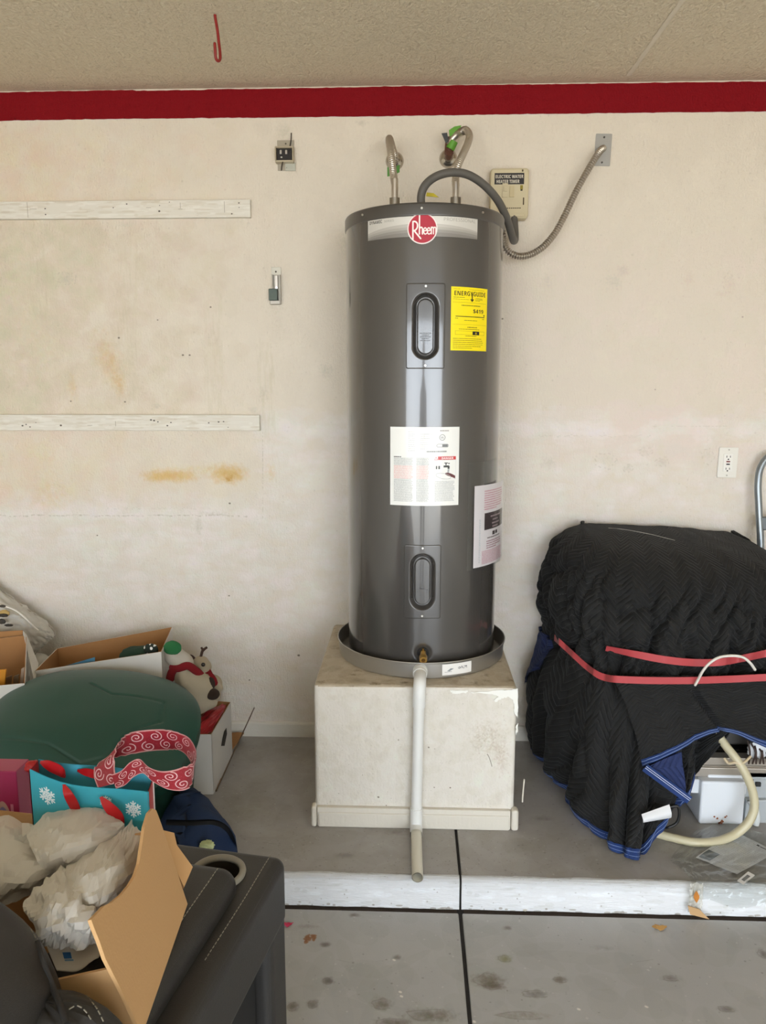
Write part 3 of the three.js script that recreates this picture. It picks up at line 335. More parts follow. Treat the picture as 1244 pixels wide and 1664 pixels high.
  part('brand_badge', surface((u, v) => { const a = u * Math.PI * 2, r = v * lr; return onTank(lc.phi + Math.cos(a) * r / TR, lc.y + Math.sin(a) * r, TR + 0.0026); }, 64, 10), M({ map: logo, roughness: 0.4 }), wh, 'round red badge reading Rheem');
  { const g = wh.children.at(-1).geometry, u = g.attributes.uv; let k = 0; for (let j = 0; j <= 10; j++) for (let i = 0; i <= 64; i++, k++) u.setXY(k, 0.5 + 0.5 * j / 10 * Math.cos(i / 64 * 6.28319), 0.5 + 0.5 * j / 10 * Math.sin(i / 64 * 6.28319)); }
  const lines = (c, R, x, y, w, n, dy, col, t = 3) => { for (let l = 0; l < n; l++) { let q = x; const end = x + w * (n > 1 && l === n - 1 ? 0.6 : 0.9 + R() * 0.1); c.fillStyle = col; while (q < end) { const s = 4 + R() * 16; c.fillRect(q, y + l * dy, Math.min(s, end - q), t); q += s + 4; } } };
  // yellow energy label
  const e0 = hit(732, 520), e1 = hit(790, 520), ey1 = hit(762, 467).y, ey0 = hit(762, 570).y;
  const energy = canvasTex(560, 1000, (c, w, h) => { const R = rng(81); c.fillStyle = '#ffe60a'; c.fillRect(0, 0, w, h); c.fillStyle = '#17130a'; c.font = 'bold 96px sans-serif'; c.textAlign = 'center'; c.fillText('ENERGYGUIDE', w / 2, 134, 490);
    lines(c, R, 30, 30, 90, 1, 10, '#6b5d0a', 5); lines(c, R, 250, 34, 270, 1, 10, '#6b5d0a', 5); c.beginPath(); c.moveTo(w / 2 + 6, 90); c.lineTo(w / 2 + 22, 90); c.lineTo(w / 2 + 22, 185); c.lineTo(w / 2 + 44, 185); c.lineTo(w / 2 + 14, 230); c.lineTo(w / 2 - 16, 185); c.lineTo(w / 2 + 6, 185); c.fillStyle = '#17130a'; c.fill();
    lines(c, R, 30, 160, 170, 1, 14, '#4a4006', 8); lines(c, R, 30, 190, 220, 1, 14, '#7a6a0a', 6); lines(c, R, 345, 165, 130, 3, 18, '#5a4e08', 7); c.fillStyle = '#7a6a0a'; c.fillRect(20, 240, w - 40, 3);
    lines(c, R, 140, 280, 290, 1, 10, '#3a3206', 13); c.fillStyle = '#2a2206'; c.font = 'bold 84px sans-serif'; c.textAlign = 'right'; c.fillText('$419', 490, 400, 180); c.fillRect(60, 454, 450, 12); c.beginPath(); c.moveTo(488, 420); c.lineTo(516, 420); c.lineTo(502, 456); c.fill(); lines(c, R, 56, 486, 40, 1, 10, '#4a4006', 9); lines(c, R, 470, 486, 40, 1, 10, '#4a4006', 9); lines(c, R, 180, 515, 200, 1, 10, '#4a4006', 9);
    c.fillStyle = '#9a880a'; c.fillRect(20, 585, w - 40, 3); lines(c, R, 230, 622, 150, 1, 10, '#4a4006', 13); lines(c, R, 110, 656, 320, 1, 10, '#5a4e08', 9); c.strokeStyle = '#8a7a0a'; c.lineWidth = 3; c.strokeRect(60, 690, 450, 56); c.fillStyle = '#17100a'; c.fillRect(310, 690, 110, 58); c.fillStyle = '#b9a50a'; c.fillRect(352, 705, 26, 30); lines(c, R, 200, 762, 190, 1, 10, '#4a4006', 9); lines(c, R, 30, 805, 460, 6, 30, '#6a5c08', 9); });
  part('energy_label', patch(e0.phi, e1.phi, ey0, ey1, TR + 0.001, 16), M({ map: energy, roughness: 0.45 }), wh, 'yellow energy label showing $419');
  // white warning label
  const w0 = hit(634, 758), w1 = hit(745, 758), wy1 = hit(690, 694).y, wy0 = hit(690, 822).y;
  const warn = canvasTex(900, 1030, (c, w, h) => { const R = rng(82); c.fillStyle = '#eeeeea'; c.fillRect(0, 0, w, h); const g = '#8f9192';
    for (let i = 0; i < 10; i++) lines(c, R, 240, 60 + i * 27, 90, 1, 10, '#b4b6b6', 7); for (let i = 0; i < 8; i++) lines(c, R, 390, 90 + i * 27, 120, 1, 10, '#c4c6c6', 6); c.strokeStyle = '#b4b6b6'; c.lineWidth = 3; c.strokeRect(440, 90, 100, 60);
    lines(c, R, 640, 40, 120, 1, 10, '#9a9290', 16); c.strokeStyle = '#77797a'; c.lineWidth = 7; c.beginPath(); c.arc(670, 135, 36, 0, 7); c.stroke(); c.fillStyle = '#77797a'; c.font = 'bold 36px sans-serif'; c.textAlign = 'center'; c.fillText('UL', 670, 148); c.strokeStyle = '#77797a'; c.lineWidth = 5; c.beginPath(); c.roundRect(600, 222, 150, 38, 18); c.stroke(); c.fillStyle = '#77797a'; c.fillRect(670, 226, 72, 30); lines(c, R, 470, 308, 260, 1, 10, '#7f8182', 18);
    lines(c, R, 50, 382, 100, 1, 12, '#4a4a4a', 14); for (let l = 0; l < 46; l++) { const red = (l > 7 && l < 22); for (const [x, ww] of [[50, 255], [325, 0], [345, 160]]) if (ww) lines(c, R, x, 402 + l * 12.6, ww, 1, 10, red ? '#d79a98' : '#9a9d9e', 6.5); }
    c.fillStyle = '#c9353a'; c.fillRect(610, 382, 245, 44); c.fillStyle = '#f5efec'; c.font = 'bold 40px sans-serif'; c.fillText('DANGER', 742, 419, 170); c.fillStyle = '#eeeeea'; c.fillRect(572, 384, 44, 42); c.strokeStyle = '#c9353a'; c.lineWidth = 5; c.beginPath(); c.moveTo(592, 390); c.lineTo(610, 424); c.lineTo(574, 424); c.closePath(); c.stroke();
    c.strokeStyle = '#c4c6c6'; c.lineWidth = 3; c.strokeRect(572, 430, 283, 250); c.fillStyle = '#2a2a2a'; c.fillRect(690, 500, 70, 26); c.fillRect(744, 505, 26, 40); c.fillRect(715, 468, 14, 30); c.fillRect(700, 462, 46, 12); c.fillRect(752, 468, 18, 14); c.fillRect(590, 505, 18, 42); c.fillRect(622, 505, 22, 42); c.strokeStyle = '#a4a8aa'; c.lineWidth = 6; for (let i = 0; i < 4; i++) { c.beginPath(); c.moveTo(748 + i * 6, 548); c.lineTo(742 + i * 6, 600); c.stroke(); }
    c.fillStyle = '#5c2226'; c.beginPath(); c.moveTo(720, 598); c.bezierCurveTo(760, 590, 800, 610, 850, 640); c.lineTo(848, 676); c.bezierCurveTo(800, 650, 770, 648, 735, 630); c.bezierCurveTo(715, 620, 700, 610, 720, 598); c.fill(); c.strokeStyle = '#b4b6b6'; c.beginPath(); c.ellipse(690, 640, 100, 34, 0.2, 0, 7); c.stroke(); for (let l = 0; l < 21; l++) lines(c, R, 580, 704 + l * 13, 265, 1, 10, '#a2a5a6', 6.5); });
  part('warning_label', patch(w0.phi, w1.phi, wy0, wy1, TR + 0.001, 28), MP({ map: warn, roughness: 0.4, clearcoat: 0.4, clearcoatRoughness: 0.15 }), wh, 'white warning label with red danger header');
  // pink sheet in a clear pouch taped to the right side
  const s0 = hit(768, 850), sy1 = hit(768, 790).y, sy0 = hit(768, 923).y, sw = 0.205 / TR;
  const sheetTex = canvasTex(520, 720, (c, w, h) => { const R = rng(83); c.fillStyle = '#ece4e6'; c.fillRect(0, 0, w, h); lines(c, R, 120, 50, 340, 9, 20, '#cf8f9d', 12); c.fillStyle = '#3a2c2e'; c.fillRect(126, 250, 370, 150); c.fillStyle = '#cbb9bc'; for (const [x, y, q] of [[215, 280, 200], [250, 312, 110], [240, 344, 150], [250, 374, 120]]) lines(c, R, x, y, q, 1, 10, '#bda9ad', 14); c.fillStyle = '#3a2c2e'; c.fillRect(250, 424, 46, 34); c.fillRect(306, 424, 40, 30); lines(c, R, 170, 470, 260, 1, 10, '#5a484c', 10); lines(c, R, 160, 500, 280, 4, 20, '#a06878', 10); for (let l = 0; l < 11; l++) lines(c, R, 100, 584 + l * 11, 380, 1, 10, '#cf95a4', 7); for (let l = 0; l < 26; l++) lines(c, R, 60, 300 + l * 15, 20, 1, 10, '#a8b4bc', 5); });
  const rr = (u) => TR + 0.004 + 0.014 * u * u;
  part('permit_sheet', surface((u, v) => onTank(s0.phi + u * sw, lerp(sy1, sy0, v), rr(u) + 0.001), 30, 6), M({ map: sheetTex, roughness: 0.6 }), wh, 'pink and white printed sheet wrapped on the right side');
  const pouch = MP({ color: '#f4f6f6', roughness: 0.18, transmission: 1, thickness: 0, ior: 1.45 });
  const pz0 = hit(757, 850), pt = hit(757, 752).y;
  part('clear_pouch', surface((u, v) => onTank(pz0.phi + u * (sw + 0.12), lerp(pt, sy0 - 0.004, v), rr(u) + 0.004 + 0.0015 * noise(u * 9, v * 5)), 36, 24), pouch, wh, 'clear plastic pouch taped to the tank');
  // brass drain valve
  const vp = (d, dx = 0, dy = 0) => onTank(valve.phi, valve.y + dy, TR + d).add(V(dx, 0, 0));
  part('valve_recess', rod(vp(-0.005), vp(-0.001), 0.019, 0.019, 24), M({ color: '#141312', roughness: 0.8 }), wh, 'black opening around the drain valve');
  const brass = M({ color: '#c9a25a', metalness: 0.95, roughness: 0.28 });
  part('drain_valve', join(rod(vp(-0.004, 0, 0.004), vp(0.024, 0, -0.004), 0.010, 0.0105, 20), rod(vp(0.022, 0, -0.004), vp(0.026, 0, -0.0045), 0.0132, 0.0132, 20), rod(vp(0.026, 0, -0.0045), vp(0.04, 0, -0.008), 0.0128, 0.0122, 20), rod(vp(0.008, 0, 0.008), vp(0.01, 0, 0.02), 0.003, 0.003, 8)), brass, wh, 'brass drain valve');
  part('valve_bore', rod(vp(0.0395, 0, -0.0078), vp(0.0412, 0, -0.0083), 0.0062, 0.0062, 16), M({ color: '#6b4a1c', metalness: 0.6, roughness: 0.5 }), wh);
  part('tag', prism([atZ(692, 319, 0.34), atZ(693, 313, 0.34), atZ(704, 314, 0.34), atZ(713, 321, 0.34)], 0.002), M({ color: '#c9b52a' }), wh, 'yellow tag on the top');
}
// white drain pipe: out of the pan, down the stand and along the slab to the step
{
  const X = 0.0245, zr = 0.672, pvc = M({ color: '#e3e3e0', roughness: 0.38 }), pvcGrey = M({ color: '#d9d5c6', roughness: 0.42 });
  const dp = thing('drain_pipe', 'white plastic drain pipe running down the stand front to the step', 'pipe', V(X, 0, zr));
  const y0 = TC.y + 0.03, zp = TC.z + PR;
  part('pan_fitting', join(rod(V(X + 0.004, y0, zp - 0.006), V(X + 0.004, y0 - 0.001, zp + 0.012), 0.0235, 0.0235, 28), rod(V(X + 0.004, y0, zp + 0.012), V(X + 0.004, y0 - 0.001, zp + 0.018), 0.0205, 0.0205, 28), rod(V(X + 0.004, y0, zp + 0.018), V(X + 0.003, y0 - 0.002, zp + 0.03), 0.0225, 0.0225, 28)), pvc, dp, 'ribbed white fitting in the pan wall');
  part('elbow', join(tube([V(X + 0.004, y0 - 0.001, zp + 0.026), V(X + 0.003, y0 - 0.003, zp + 0.06), V(X + 0.002, y0 - 0.012, zr - 0.008), V(X + 0.001, y0 - 0.034, zr), V(X, y0 - 0.075, zr)], 0.0197, 30, 20), rod(V(X, y0 - 0.072, zr), V(X, y0 - 0.082, zr), 0.0197, 0.0192, 24)), pvc, dp);
  part('riser', rod(V(X, y0 - 0.07, zr), V(X - 0.006, 0.03, zr), 0.0165, 0.0165, 24), pvc, dp);
  part('elbow', join(rod(V(X - 0.005, 0.085, zr), V(X - 0.006, 0.03, zr), 0.0197, 0.0197, 24), tube([V(X - 0.006, 0.034, zr), V(X - 0.006, 0.024, zr + 0.004), V(X - 0.006, 0.0205, zr + 0.016), V(X - 0.006, 0.02, zr + 0.044)], 0.0197, 16, 20)), pvc, dp);
  const end = V(X - 0.003, 0.018, 0.925), beg = V(X - 0.006, 0.02, zr + 0.02), L = end.distanceTo(beg);
  const og = lathe([[0.0165, 0], [0.0165, L], [0.0128, L], [0.0128, 0]], V(0, 0, 0), 28); og.applyQuaternion(new THREE.Quaternion().setFromUnitVectors(V(0, 1, 0), end.clone().sub(beg).normalize())); og.translate(beg.x, beg.y, beg.z);
  part('outlet_pipe', og, pvcGrey, dp, 'greyer open-ended length of pipe lying on the slab');
}
// flexible supply hoses, wall stubs, conduits
const hoseMat = M({ color: '#c6bdb0', metalness: 0.85, roughness: 0.3 }), nutMat = M({ color: '#9a9388', metalness: 0.9, roughness: 0.35 }), greenTape = M({ color: '#4f8a34', roughness: 0.6 });
function stub(px, py, label, copper) {
  const c = atZ(px, py, 0), o = thing('pipe_stub', label, 'pipe fitting', c.clone()); const g = new THREE.LatheGeometry([[0.0325, 0], [0.032, 0.004], [0.028, 0.012], [0.02, 0.018], [0.0115, 0.02], [0.0115, 0.045]].map(([r, y]) => new THREE.Vector2(r, y)), 40); g.rotateX(Math.PI / 2); g.translate(c.x, c.y, 0.0005);
  part('escutcheon', g, M({ color: '#c4bdb2', metalness: 0.95, roughness: 0.22 }), o); if (copper) part('stub_pipe', join(rod(V(c.x, c.y, 0.03), V(c.x + 0.001, c.y + 0.004, 0.07), 0.0135), rod(V(c.x, c.y + 0.002, 0.05), V(c.x + 0.001, c.y + 0.05, 0.075), 0.0165, 0.0145)), M({ color: '#6b4636', metalness: 0.5, roughness: 0.5 }), o, 'dark copper stub');
  return c;
}
{
  const c1 = stub(641, 262, 'chrome wall escutcheon behind the left hose of the heater', false), c2 = stub(728, 258, 'chrome wall escutcheon with copper stub behind the looped hose', true);
  const mk = (label, pts, nutBase, r) => { const o = thing('supply_hose', label, 'hose', nutBase.clone(), undefined); part('hose', ridged(pts, r, 0.0075, 0.0016), hoseMat, o); return o; };
  const n1 = V(-0.064, TT + 0.05, 0.285); n1.x = atZ(641, 318, 0.285).x;
  const P1 = [n1.clone().add(V(0, 0.10, 0)), atZ(639, 285, 0.26), atZ(635, 250, 0.22), atZ(632, 229, 0.16), atZ(633, 226, 0.12), atZ(637, 240, 0.08), atZ(642, 256, 0.05), V(c1.x + 0.002, c1.y - 0.012, 0.05)];
  const h1 = mk('ribbed steel supply hose on the left of the heater top', P1, n1, 0.0125);
  part('ferrule', rod(n1.clone().add(V(0, 0.035, 0)), n1.clone().add(V(0, 0.115, 0)), 0.0105, 0.0115), hoseMat, h1); part('nut', rod(n1.clone().add(V(0, -0.03, 0)), n1.clone().add(V(0, 0.055, 0)), 0.019, 0.019, 6), nutMat, h1);
  part('tape', prism([atZ(644, 270, 0.07), atZ(649, 268, 0.07), atZ(649, 280, 0.07), atZ(643, 283, 0.07)], 0.002), greenTape, h1, 'green tape tab'); part('tape', prism([atZ(629, 272, 0.09), atZ(634, 271, 0.09), atZ(635, 286, 0.09), atZ(629, 287, 0.09)], 0.002), greenTape, h1, 'green tape tab');
  const n2 = V(0.133, TT + 0.05, 0.285); n2.x = atZ(740, 317, 0.285).x;
  const P2 = [n2.clone().add(V(0, 0.09, 0)), atZ(740, 290, 0.27), atZ(744, 268, 0.25), atZ(752, 250, 0.22), atZ(760, 232, 0.18), atZ(762, 219, 0.15), atZ(755, 211, 0.12), atZ(745, 217, 0.1), atZ(735, 226, 0.09), atZ(731, 234, 0.085)];
  const h2 = mk('ribbed steel supply hose looping over with green tape', P2, n2, 0.0125);
  part('ferrule', rod(n2.clone().add(V(0, 0.035, 0)), n2.clone().add(V(0, 0.105, 0)), 0.0105, 0.0115), hoseMat, h2); part('nut', rod(n2.clone().add(V(0, -0.03, 0)), n2.clone().add(V(0, 0.055, 0)), 0.019, 0.019, 6), nutMat, h2);
  part('smooth_end', tube([atZ(752, 213, 0.118), atZ(745, 217, 0.1), atZ(735, 226, 0.09), atZ(731, 236, 0.085)], 0.0135, 20, 14), hoseMat, h2);
  const wrap = (a, b, r) => tube([a, a.clone().lerp(b, 0.5), b], r, 8, 14);
  part('tape', join(wrap(atZ(731, 242, 0.085), atZ(737, 229, 0.09), 0.0155), prism([atZ(729, 212, 0.1), atZ(738, 206, 0.1), atZ(749, 204, 0.1), atZ(747, 212, 0.1), atZ(738, 219, 0.1), atZ(730, 222, 0.1)], 0.003)), M({ color: '#5f9a2c', roughness: 0.55 }), h2, 'bright green tape wrapped round the hose end');
  part('valve_handle', prism([atZ(717, 217, 0.095), atZ(726, 216, 0.095), atZ(728, 230, 0.09), atZ(724, 233, 0.09)], 0.006), M({ color: '#15140f', roughness: 0.5 }), h2, 'small black lever');
  // grey conduit over the tank top to the timer
  const cg = M({ color: '#5d5953', roughness: 0.5 }), fc = thing('flexible_conduit', 'smooth grey conduit arching from the heater top to the timer box', 'conduit', V(0.02, TT + 0.03, 0.4));
  part('conduit', capTube([V(atZ(686, 330, 0.4).x, TT + 0.03, 0.4), atZ(684, 318, 0.4), atZ(690, 302, 0.4), atZ(706, 288, 0.39), atZ(730, 280.5, 0.38), atZ(757, 283, 0.36), atZ(783, 298, 0.33), atZ(805, 321, 0.30), atZ(821, 350, 0.25), atZ(830, 378, 0.18), atZ(834, 391, 0.12), atZ(836.5, 388, 0.075), atZ(836, 370, 0.05), atZ(834.5, 352, 0.04)], 0.0128, 160, 18), cg, fc);
  part('connector', rod(V(atZ(686, 330, 0.4).x, TT + 0.02, 0.4), V(atZ(686, 330, 0.4).x, TT + 0.055, 0.4), 0.019, 0.017, 24), cg, fc);
  // armoured cable from the wall plate to the back of the tank
  const mc = thing('armoured_cable', 'spiral metal armoured cable sagging between wall plate and heater', 'cable', atZ(979, 246, 0.0));
  part('armour', ridged([atZ(980, 241, 0.006), atZ(977, 243, 0.03), atZ(969, 253, 0.055), atZ(955, 276, 0.07), atZ(936, 310, 0.08), atZ(917, 350, 0.09), atZ(899, 382, 0.10), atZ(877, 405, 0.115), atZ(853, 416, 0.13), atZ(834, 414, 0.14), atZ(822, 404, 0.145), atZ(817, 388, 0.15), atZ(815, 372, 0.15), atZ(810, 350, 0.155)], 0.0118, 0.0085, 0.0042, 16), M({ color: '#b5ab9d', metalness: 0.8, roughness: 0.35 }), mc);
  const pc = atZ(979, 244, 0), cp = thing('cover_plate', 'grey metal wall plate where the armoured cable enters', 'plate', V(pc.x, pc.y - 0.055, 0));
  const pg = shapeSolid(rrect(0.057, 0.108, 0.003), 0.003, 0.001); pg.rotateZ(-0.03); pg.translate(pc.x, pc.y, 0.0005); part('plate', pg, M({ color: '#a6a39d', metalness: 0.55, roughness: 0.5 }), cp);
  for (const s of [1, -1]) part('screw', rod(V(pc.x + s * 0.002, pc.y + s * 0.042, 0.003), V(pc.x + s * 0.002, pc.y + s * 0.042, 0.006), 0.0035, 0.003, 10), M({ color: '#55514c', metalness: 0.8, roughness: 0.4 }), cp);
  // heater timer
  const ta = atZ(797, 273, 0.05), tb = atZ(857.5, 355, 0.05), tcx = (ta.x + tb.x) / 2, tcy = (ta.y + tb.y) / 2, tw = tb.x - ta.x, th = ta.y - tb.y;
  const tm = thing('heater_timer', 'beige electric water heater timer box on the wall', 'timer', V(tcx, tcy - th / 2, 0)); const beige = M({ color: '#cbbd9a', roughness: 0.5 });
  const tg = shapeSolid(rrect(tw, th, 0.012), 0.048, 0.006); tg.translate(tcx, tcy, 0.001); part('case', tg, beige, tm);
  const fx = (px) => atZ(px, 300, 0.05).x, fy = (py) => atZ(827, py, 0.05).y;
  const np = canvasTex(420, 190, (c, w, h) => { c.fillStyle = '#1d1512'; c.fillRect(0, 0, w, h); c.fillStyle = '#d9d0bd'; c.font = 'bold 76px sans-serif'; c.textAlign = 'center'; c.fillText('ELECTRIC WATER', w / 2, 86, 396); c.fillText('HEATER TIMER', w / 2 - 20, 168, 330); });
  const pl = new THREE.PlaneGeometry(fx(851) - fx(803), fy(281) - fy(299.5)); pl.translate((fx(851) + fx(803)) / 2, (fy(281) + fy(299.5)) / 2, 0.0496); part('nameplate', pl, M({ map: np, roughness: 0.45 }), tm, 'black nameplate reading ELECTRIC WATER HEATER TIMER');
  const b3 = (x0, x1, y0, y1, z0, z1, r = 0.001) => rbox(fx(x1) - fx(x0), fy(y0) - fy(y1), z1 - z0, r, V((fx(x0) + fx(x1)) / 2, (fy(y0) + fy(y1)) / 2, (z0 + z1) / 2));
  part('switch_guard', b3(816, 825, 298, 321, 0.048, 0.0535), beige, tm); part('switch', b3(828, 835.5, 302, 320.5, 0.048, 0.0525), M({ color: '#c4b48c', roughness: 0.5 }), tm); part('switch', b3(818, 823, 303, 312, 0.052, 0.0565), beige, tm);
  part('time_slot', b3(845, 849.5, 301, 308, 0.046, 0.0497), M({ color: '#8a7c1e', roughness: 0.6 }), tm, 'olive window'); part('time_slot', b3(845.5, 849, 308, 310, 0.046, 0.0498), M({ color: '#2a2212' }), tm);
  part('dial_slot', b3(850, 852, 321, 333, 0.046, 0.0497), M({ color: '#4a3a22' }), tm); part('screw', b3(847, 849.5, 275.5, 279, 0.046, 0.0498), M({ color: '#4a3a22' }), tm);
  part('lettering', join(...[0, 1, 2, 3, 4, 5, 6].map((i) => b3(824 + i * 3.4, 826.4 + i * 3.4, 337.4, 338.9, 0.048, 0.0495, 0.0001))), M({ color: '#4a4032' }), tm);
  part('bottom_lip', b3(806, 854, 347, 352, 0.046, 0.0525, 0.002), beige, tm);
}
// open junction box, latch, outlet, ceiling hook
{
  const c = atZ(462, 254, 0), o = thing('junction_box', 'small open metal electrical box with bare wires', 'electrical box', V(c.x, c.y - 0.055, 0)), mt = M({ color: '#a89f8e', metalness: 0.6, roughness: 0.45 });
  const q = (x0, x1, y0, y1, z0, z1, r = 0.001) => { const a = atZ(x0, y0, z1), b = atZ(x1, y1, z1); return rbox(b.x - a.x, a.y - b.y, z1 - z0, r, V((a.x + b.x) / 2, (a.y + b.y) / 2, (z0 + z1) / 2)); };
  part('bracket', q(450, 478, 228, 277, 0.0005, 0.004), mt, o); part('box_shell', join(q(446, 448.6, 238, 263, 0.003, 0.03), q(474, 476.6, 240, 262, 0.003, 0.03), q(447, 476, 237.5, 240, 0.003, 0.03), q(447, 476, 260, 263, 0.003, 0.03)), M({ color: '#b3a78f', metalness: 0.5, roughness: 0.4 }), o);
  part('socket', q(449, 474, 240.5, 260, 0.004, 0.018), M({ color: '#1d1712', roughness: 0.6 }), o, 'black socket inside the box'); for (const x of [454, 463]) part('terminal', q(x, x + 3.4, 243.5, 250, 0.018, 0.022), screwMat, o); part('terminal', q(455.5, 458.5, 254, 256.5, 0.018, 0.022), screwMat, o);
  part('wire', tube([atZ(473, 216, 0.006), atZ(472.5, 228, 0.007), atZ(470.5, 240, 0.012), atZ(470, 246, 0.02)], 0.002, 16, 8), M({ color: '#3a3028' }), o); part('wire', tube([atZ(457, 277, 0.005), atZ(457.5, 270, 0.012), atZ(459.5, 262, 0.03)], 0.0022, 12, 8), M({ color: '#4a4038' }), o); part('screw', rod(atZ(464, 233.5, 0.003), atZ(464, 233.5, 0.0055), 0.003), M({ color: '#55503f' }), o); part('screw', rod(atZ(466, 273.5, 0.003), atZ(466, 273.5, 0.0055), 0.003), M({ color: '#55503f' }), o);
  part('tab', q(463, 480, 264, 277.5, 0.003, 0.006), M({ color: '#b4b3a6', metalness: 0.5, roughness: 0.4 }), o);

  const l = thing('wall_latch', 'small metal latch screwed to the wall between board ends and tank', 'latch', V(atZ(448, 495, 0).x, atZ(448, 495, 0).y, 0)), galv = M({ color: '#9d978c', metalness: 0.75, roughness: 0.4 });
  part('backplate', q(440.5, 456.5, 434, 447, 0.0005, 0.003, 0.0014), M({ color: '#c9c4b6', metalness: 0.3, roughness: 0.5 }), l); part('channel', join(q(441.5, 444, 446, 493, 0.001, 0.016), q(453.5, 456, 446, 494, 0.001, 0.016), q(442, 456, 446, 493.5, 0.0005, 0.003)), galv, l); part('slide', q(445.5, 451.5, 447, 470, 0.004, 0.012, 0.002), M({ color: '#b8b1a8', metalness: 0.8, roughness: 0.3 }), l);
  part('catch', q(436, 450.5, 469, 488, 0.006, 0.026, 0.002), M({ color: '#4c564e', metalness: 0.4, roughness: 0.45 }), l, 'dark green-grey catch'); part('foot', q(438, 455, 488, 494.5, 0.002, 0.018, 0.002), galv, l); part('screw', rod(atZ(448, 441.5, 0.002), atZ(448, 441.5, 0.005), 0.0033), M({ color: '#55503f' }), l); part('screw', rod(atZ(449, 467.5, 0.01), atZ(449, 467.5, 0.0145), 0.004), screwMat, l);

  const oc = atZ(1181, 751.5, 0), ol = thing('wall_outlet', 'white wall outlet with test buttons above the covered appliance', 'outlet', V(oc.x, oc.y - 0.057, 0)), white = M({ color: '#e6e2d8', roughness: 0.35 });
  const og = shapeSolid(rrect(0.0715, 0.114, 0.004), 0.006, 0.002); og.rotateZ(-0.015); og.translate(oc.x, oc.y, 0.0003); part('faceplate', og, white, ol);
  const ig = shapeSolid(rrect(0.034, 0.067, 0.003), 0.004, 0.001); ig.translate(oc.x, oc.y, 0.0048); part('receptacle', ig, M({ color: '#ece9e1', roughness: 0.3 }), ol);
  const dk = M({ color: '#2b2420' }), s4 = (x, y, w, h) => rbox(w, h, 0.002, 0.0004, V(oc.x + x, oc.y + y, 0.0088));
  for (const s of [1, -1]) { part('slot', s4(-0.0065, s * 0.0225, 0.0022, 0.008), dk, ol); part('slot', s4(0.0065, s * 0.0225, 0.0022, 0.0075), dk, ol); } part('slot', s4(0, 0.0125, 0.0048, 0.0048), dk, ol); part('slot', s4(-0.001, -0.0305, 0.0048, 0.0048), dk, ol);
  part('test_button', s4(0, 0.004, 0.014, 0.005), M({ color: '#7a3a34' }), ol, 'dark red button'); part('test_button', s4(0, -0.006, 0.013, 0.005), M({ color: '#221d1b' }), ol, 'black button');
  for (const s of [1, -1]) part('screw', rod(V(oc.x + s * 0.001, oc.y + s * 0.048, 0.005), V(oc.x + s * 0.001, oc.y + s * 0.048, 0.0075), 0.003), M({ color: '#b9b4a8' }), ol);

  const h = atY(349, 24, CEIL), hp = (px, py, dz = 0) => atZ(px, py, h.z + dz);
  const hk = solo('ceiling_hook', capTube([h.clone().setY(CEIL + 0.004), hp(349.5, 28), hp(353, 48), hp(355.5, 70), hp(357.5, 88, 0.004), hp(357, 97, 0.012), hp(353.5, 99, 0.022), hp(350.5, 94, 0.03), hp(349.5, 82, 0.034), hp(348.8, 71, 0.034)], 0.0042, 60, 10), M({ color: '#8c2420', roughness: 0.45 }), 'red vinyl coated utility hook in the ceiling', 'hook');
}

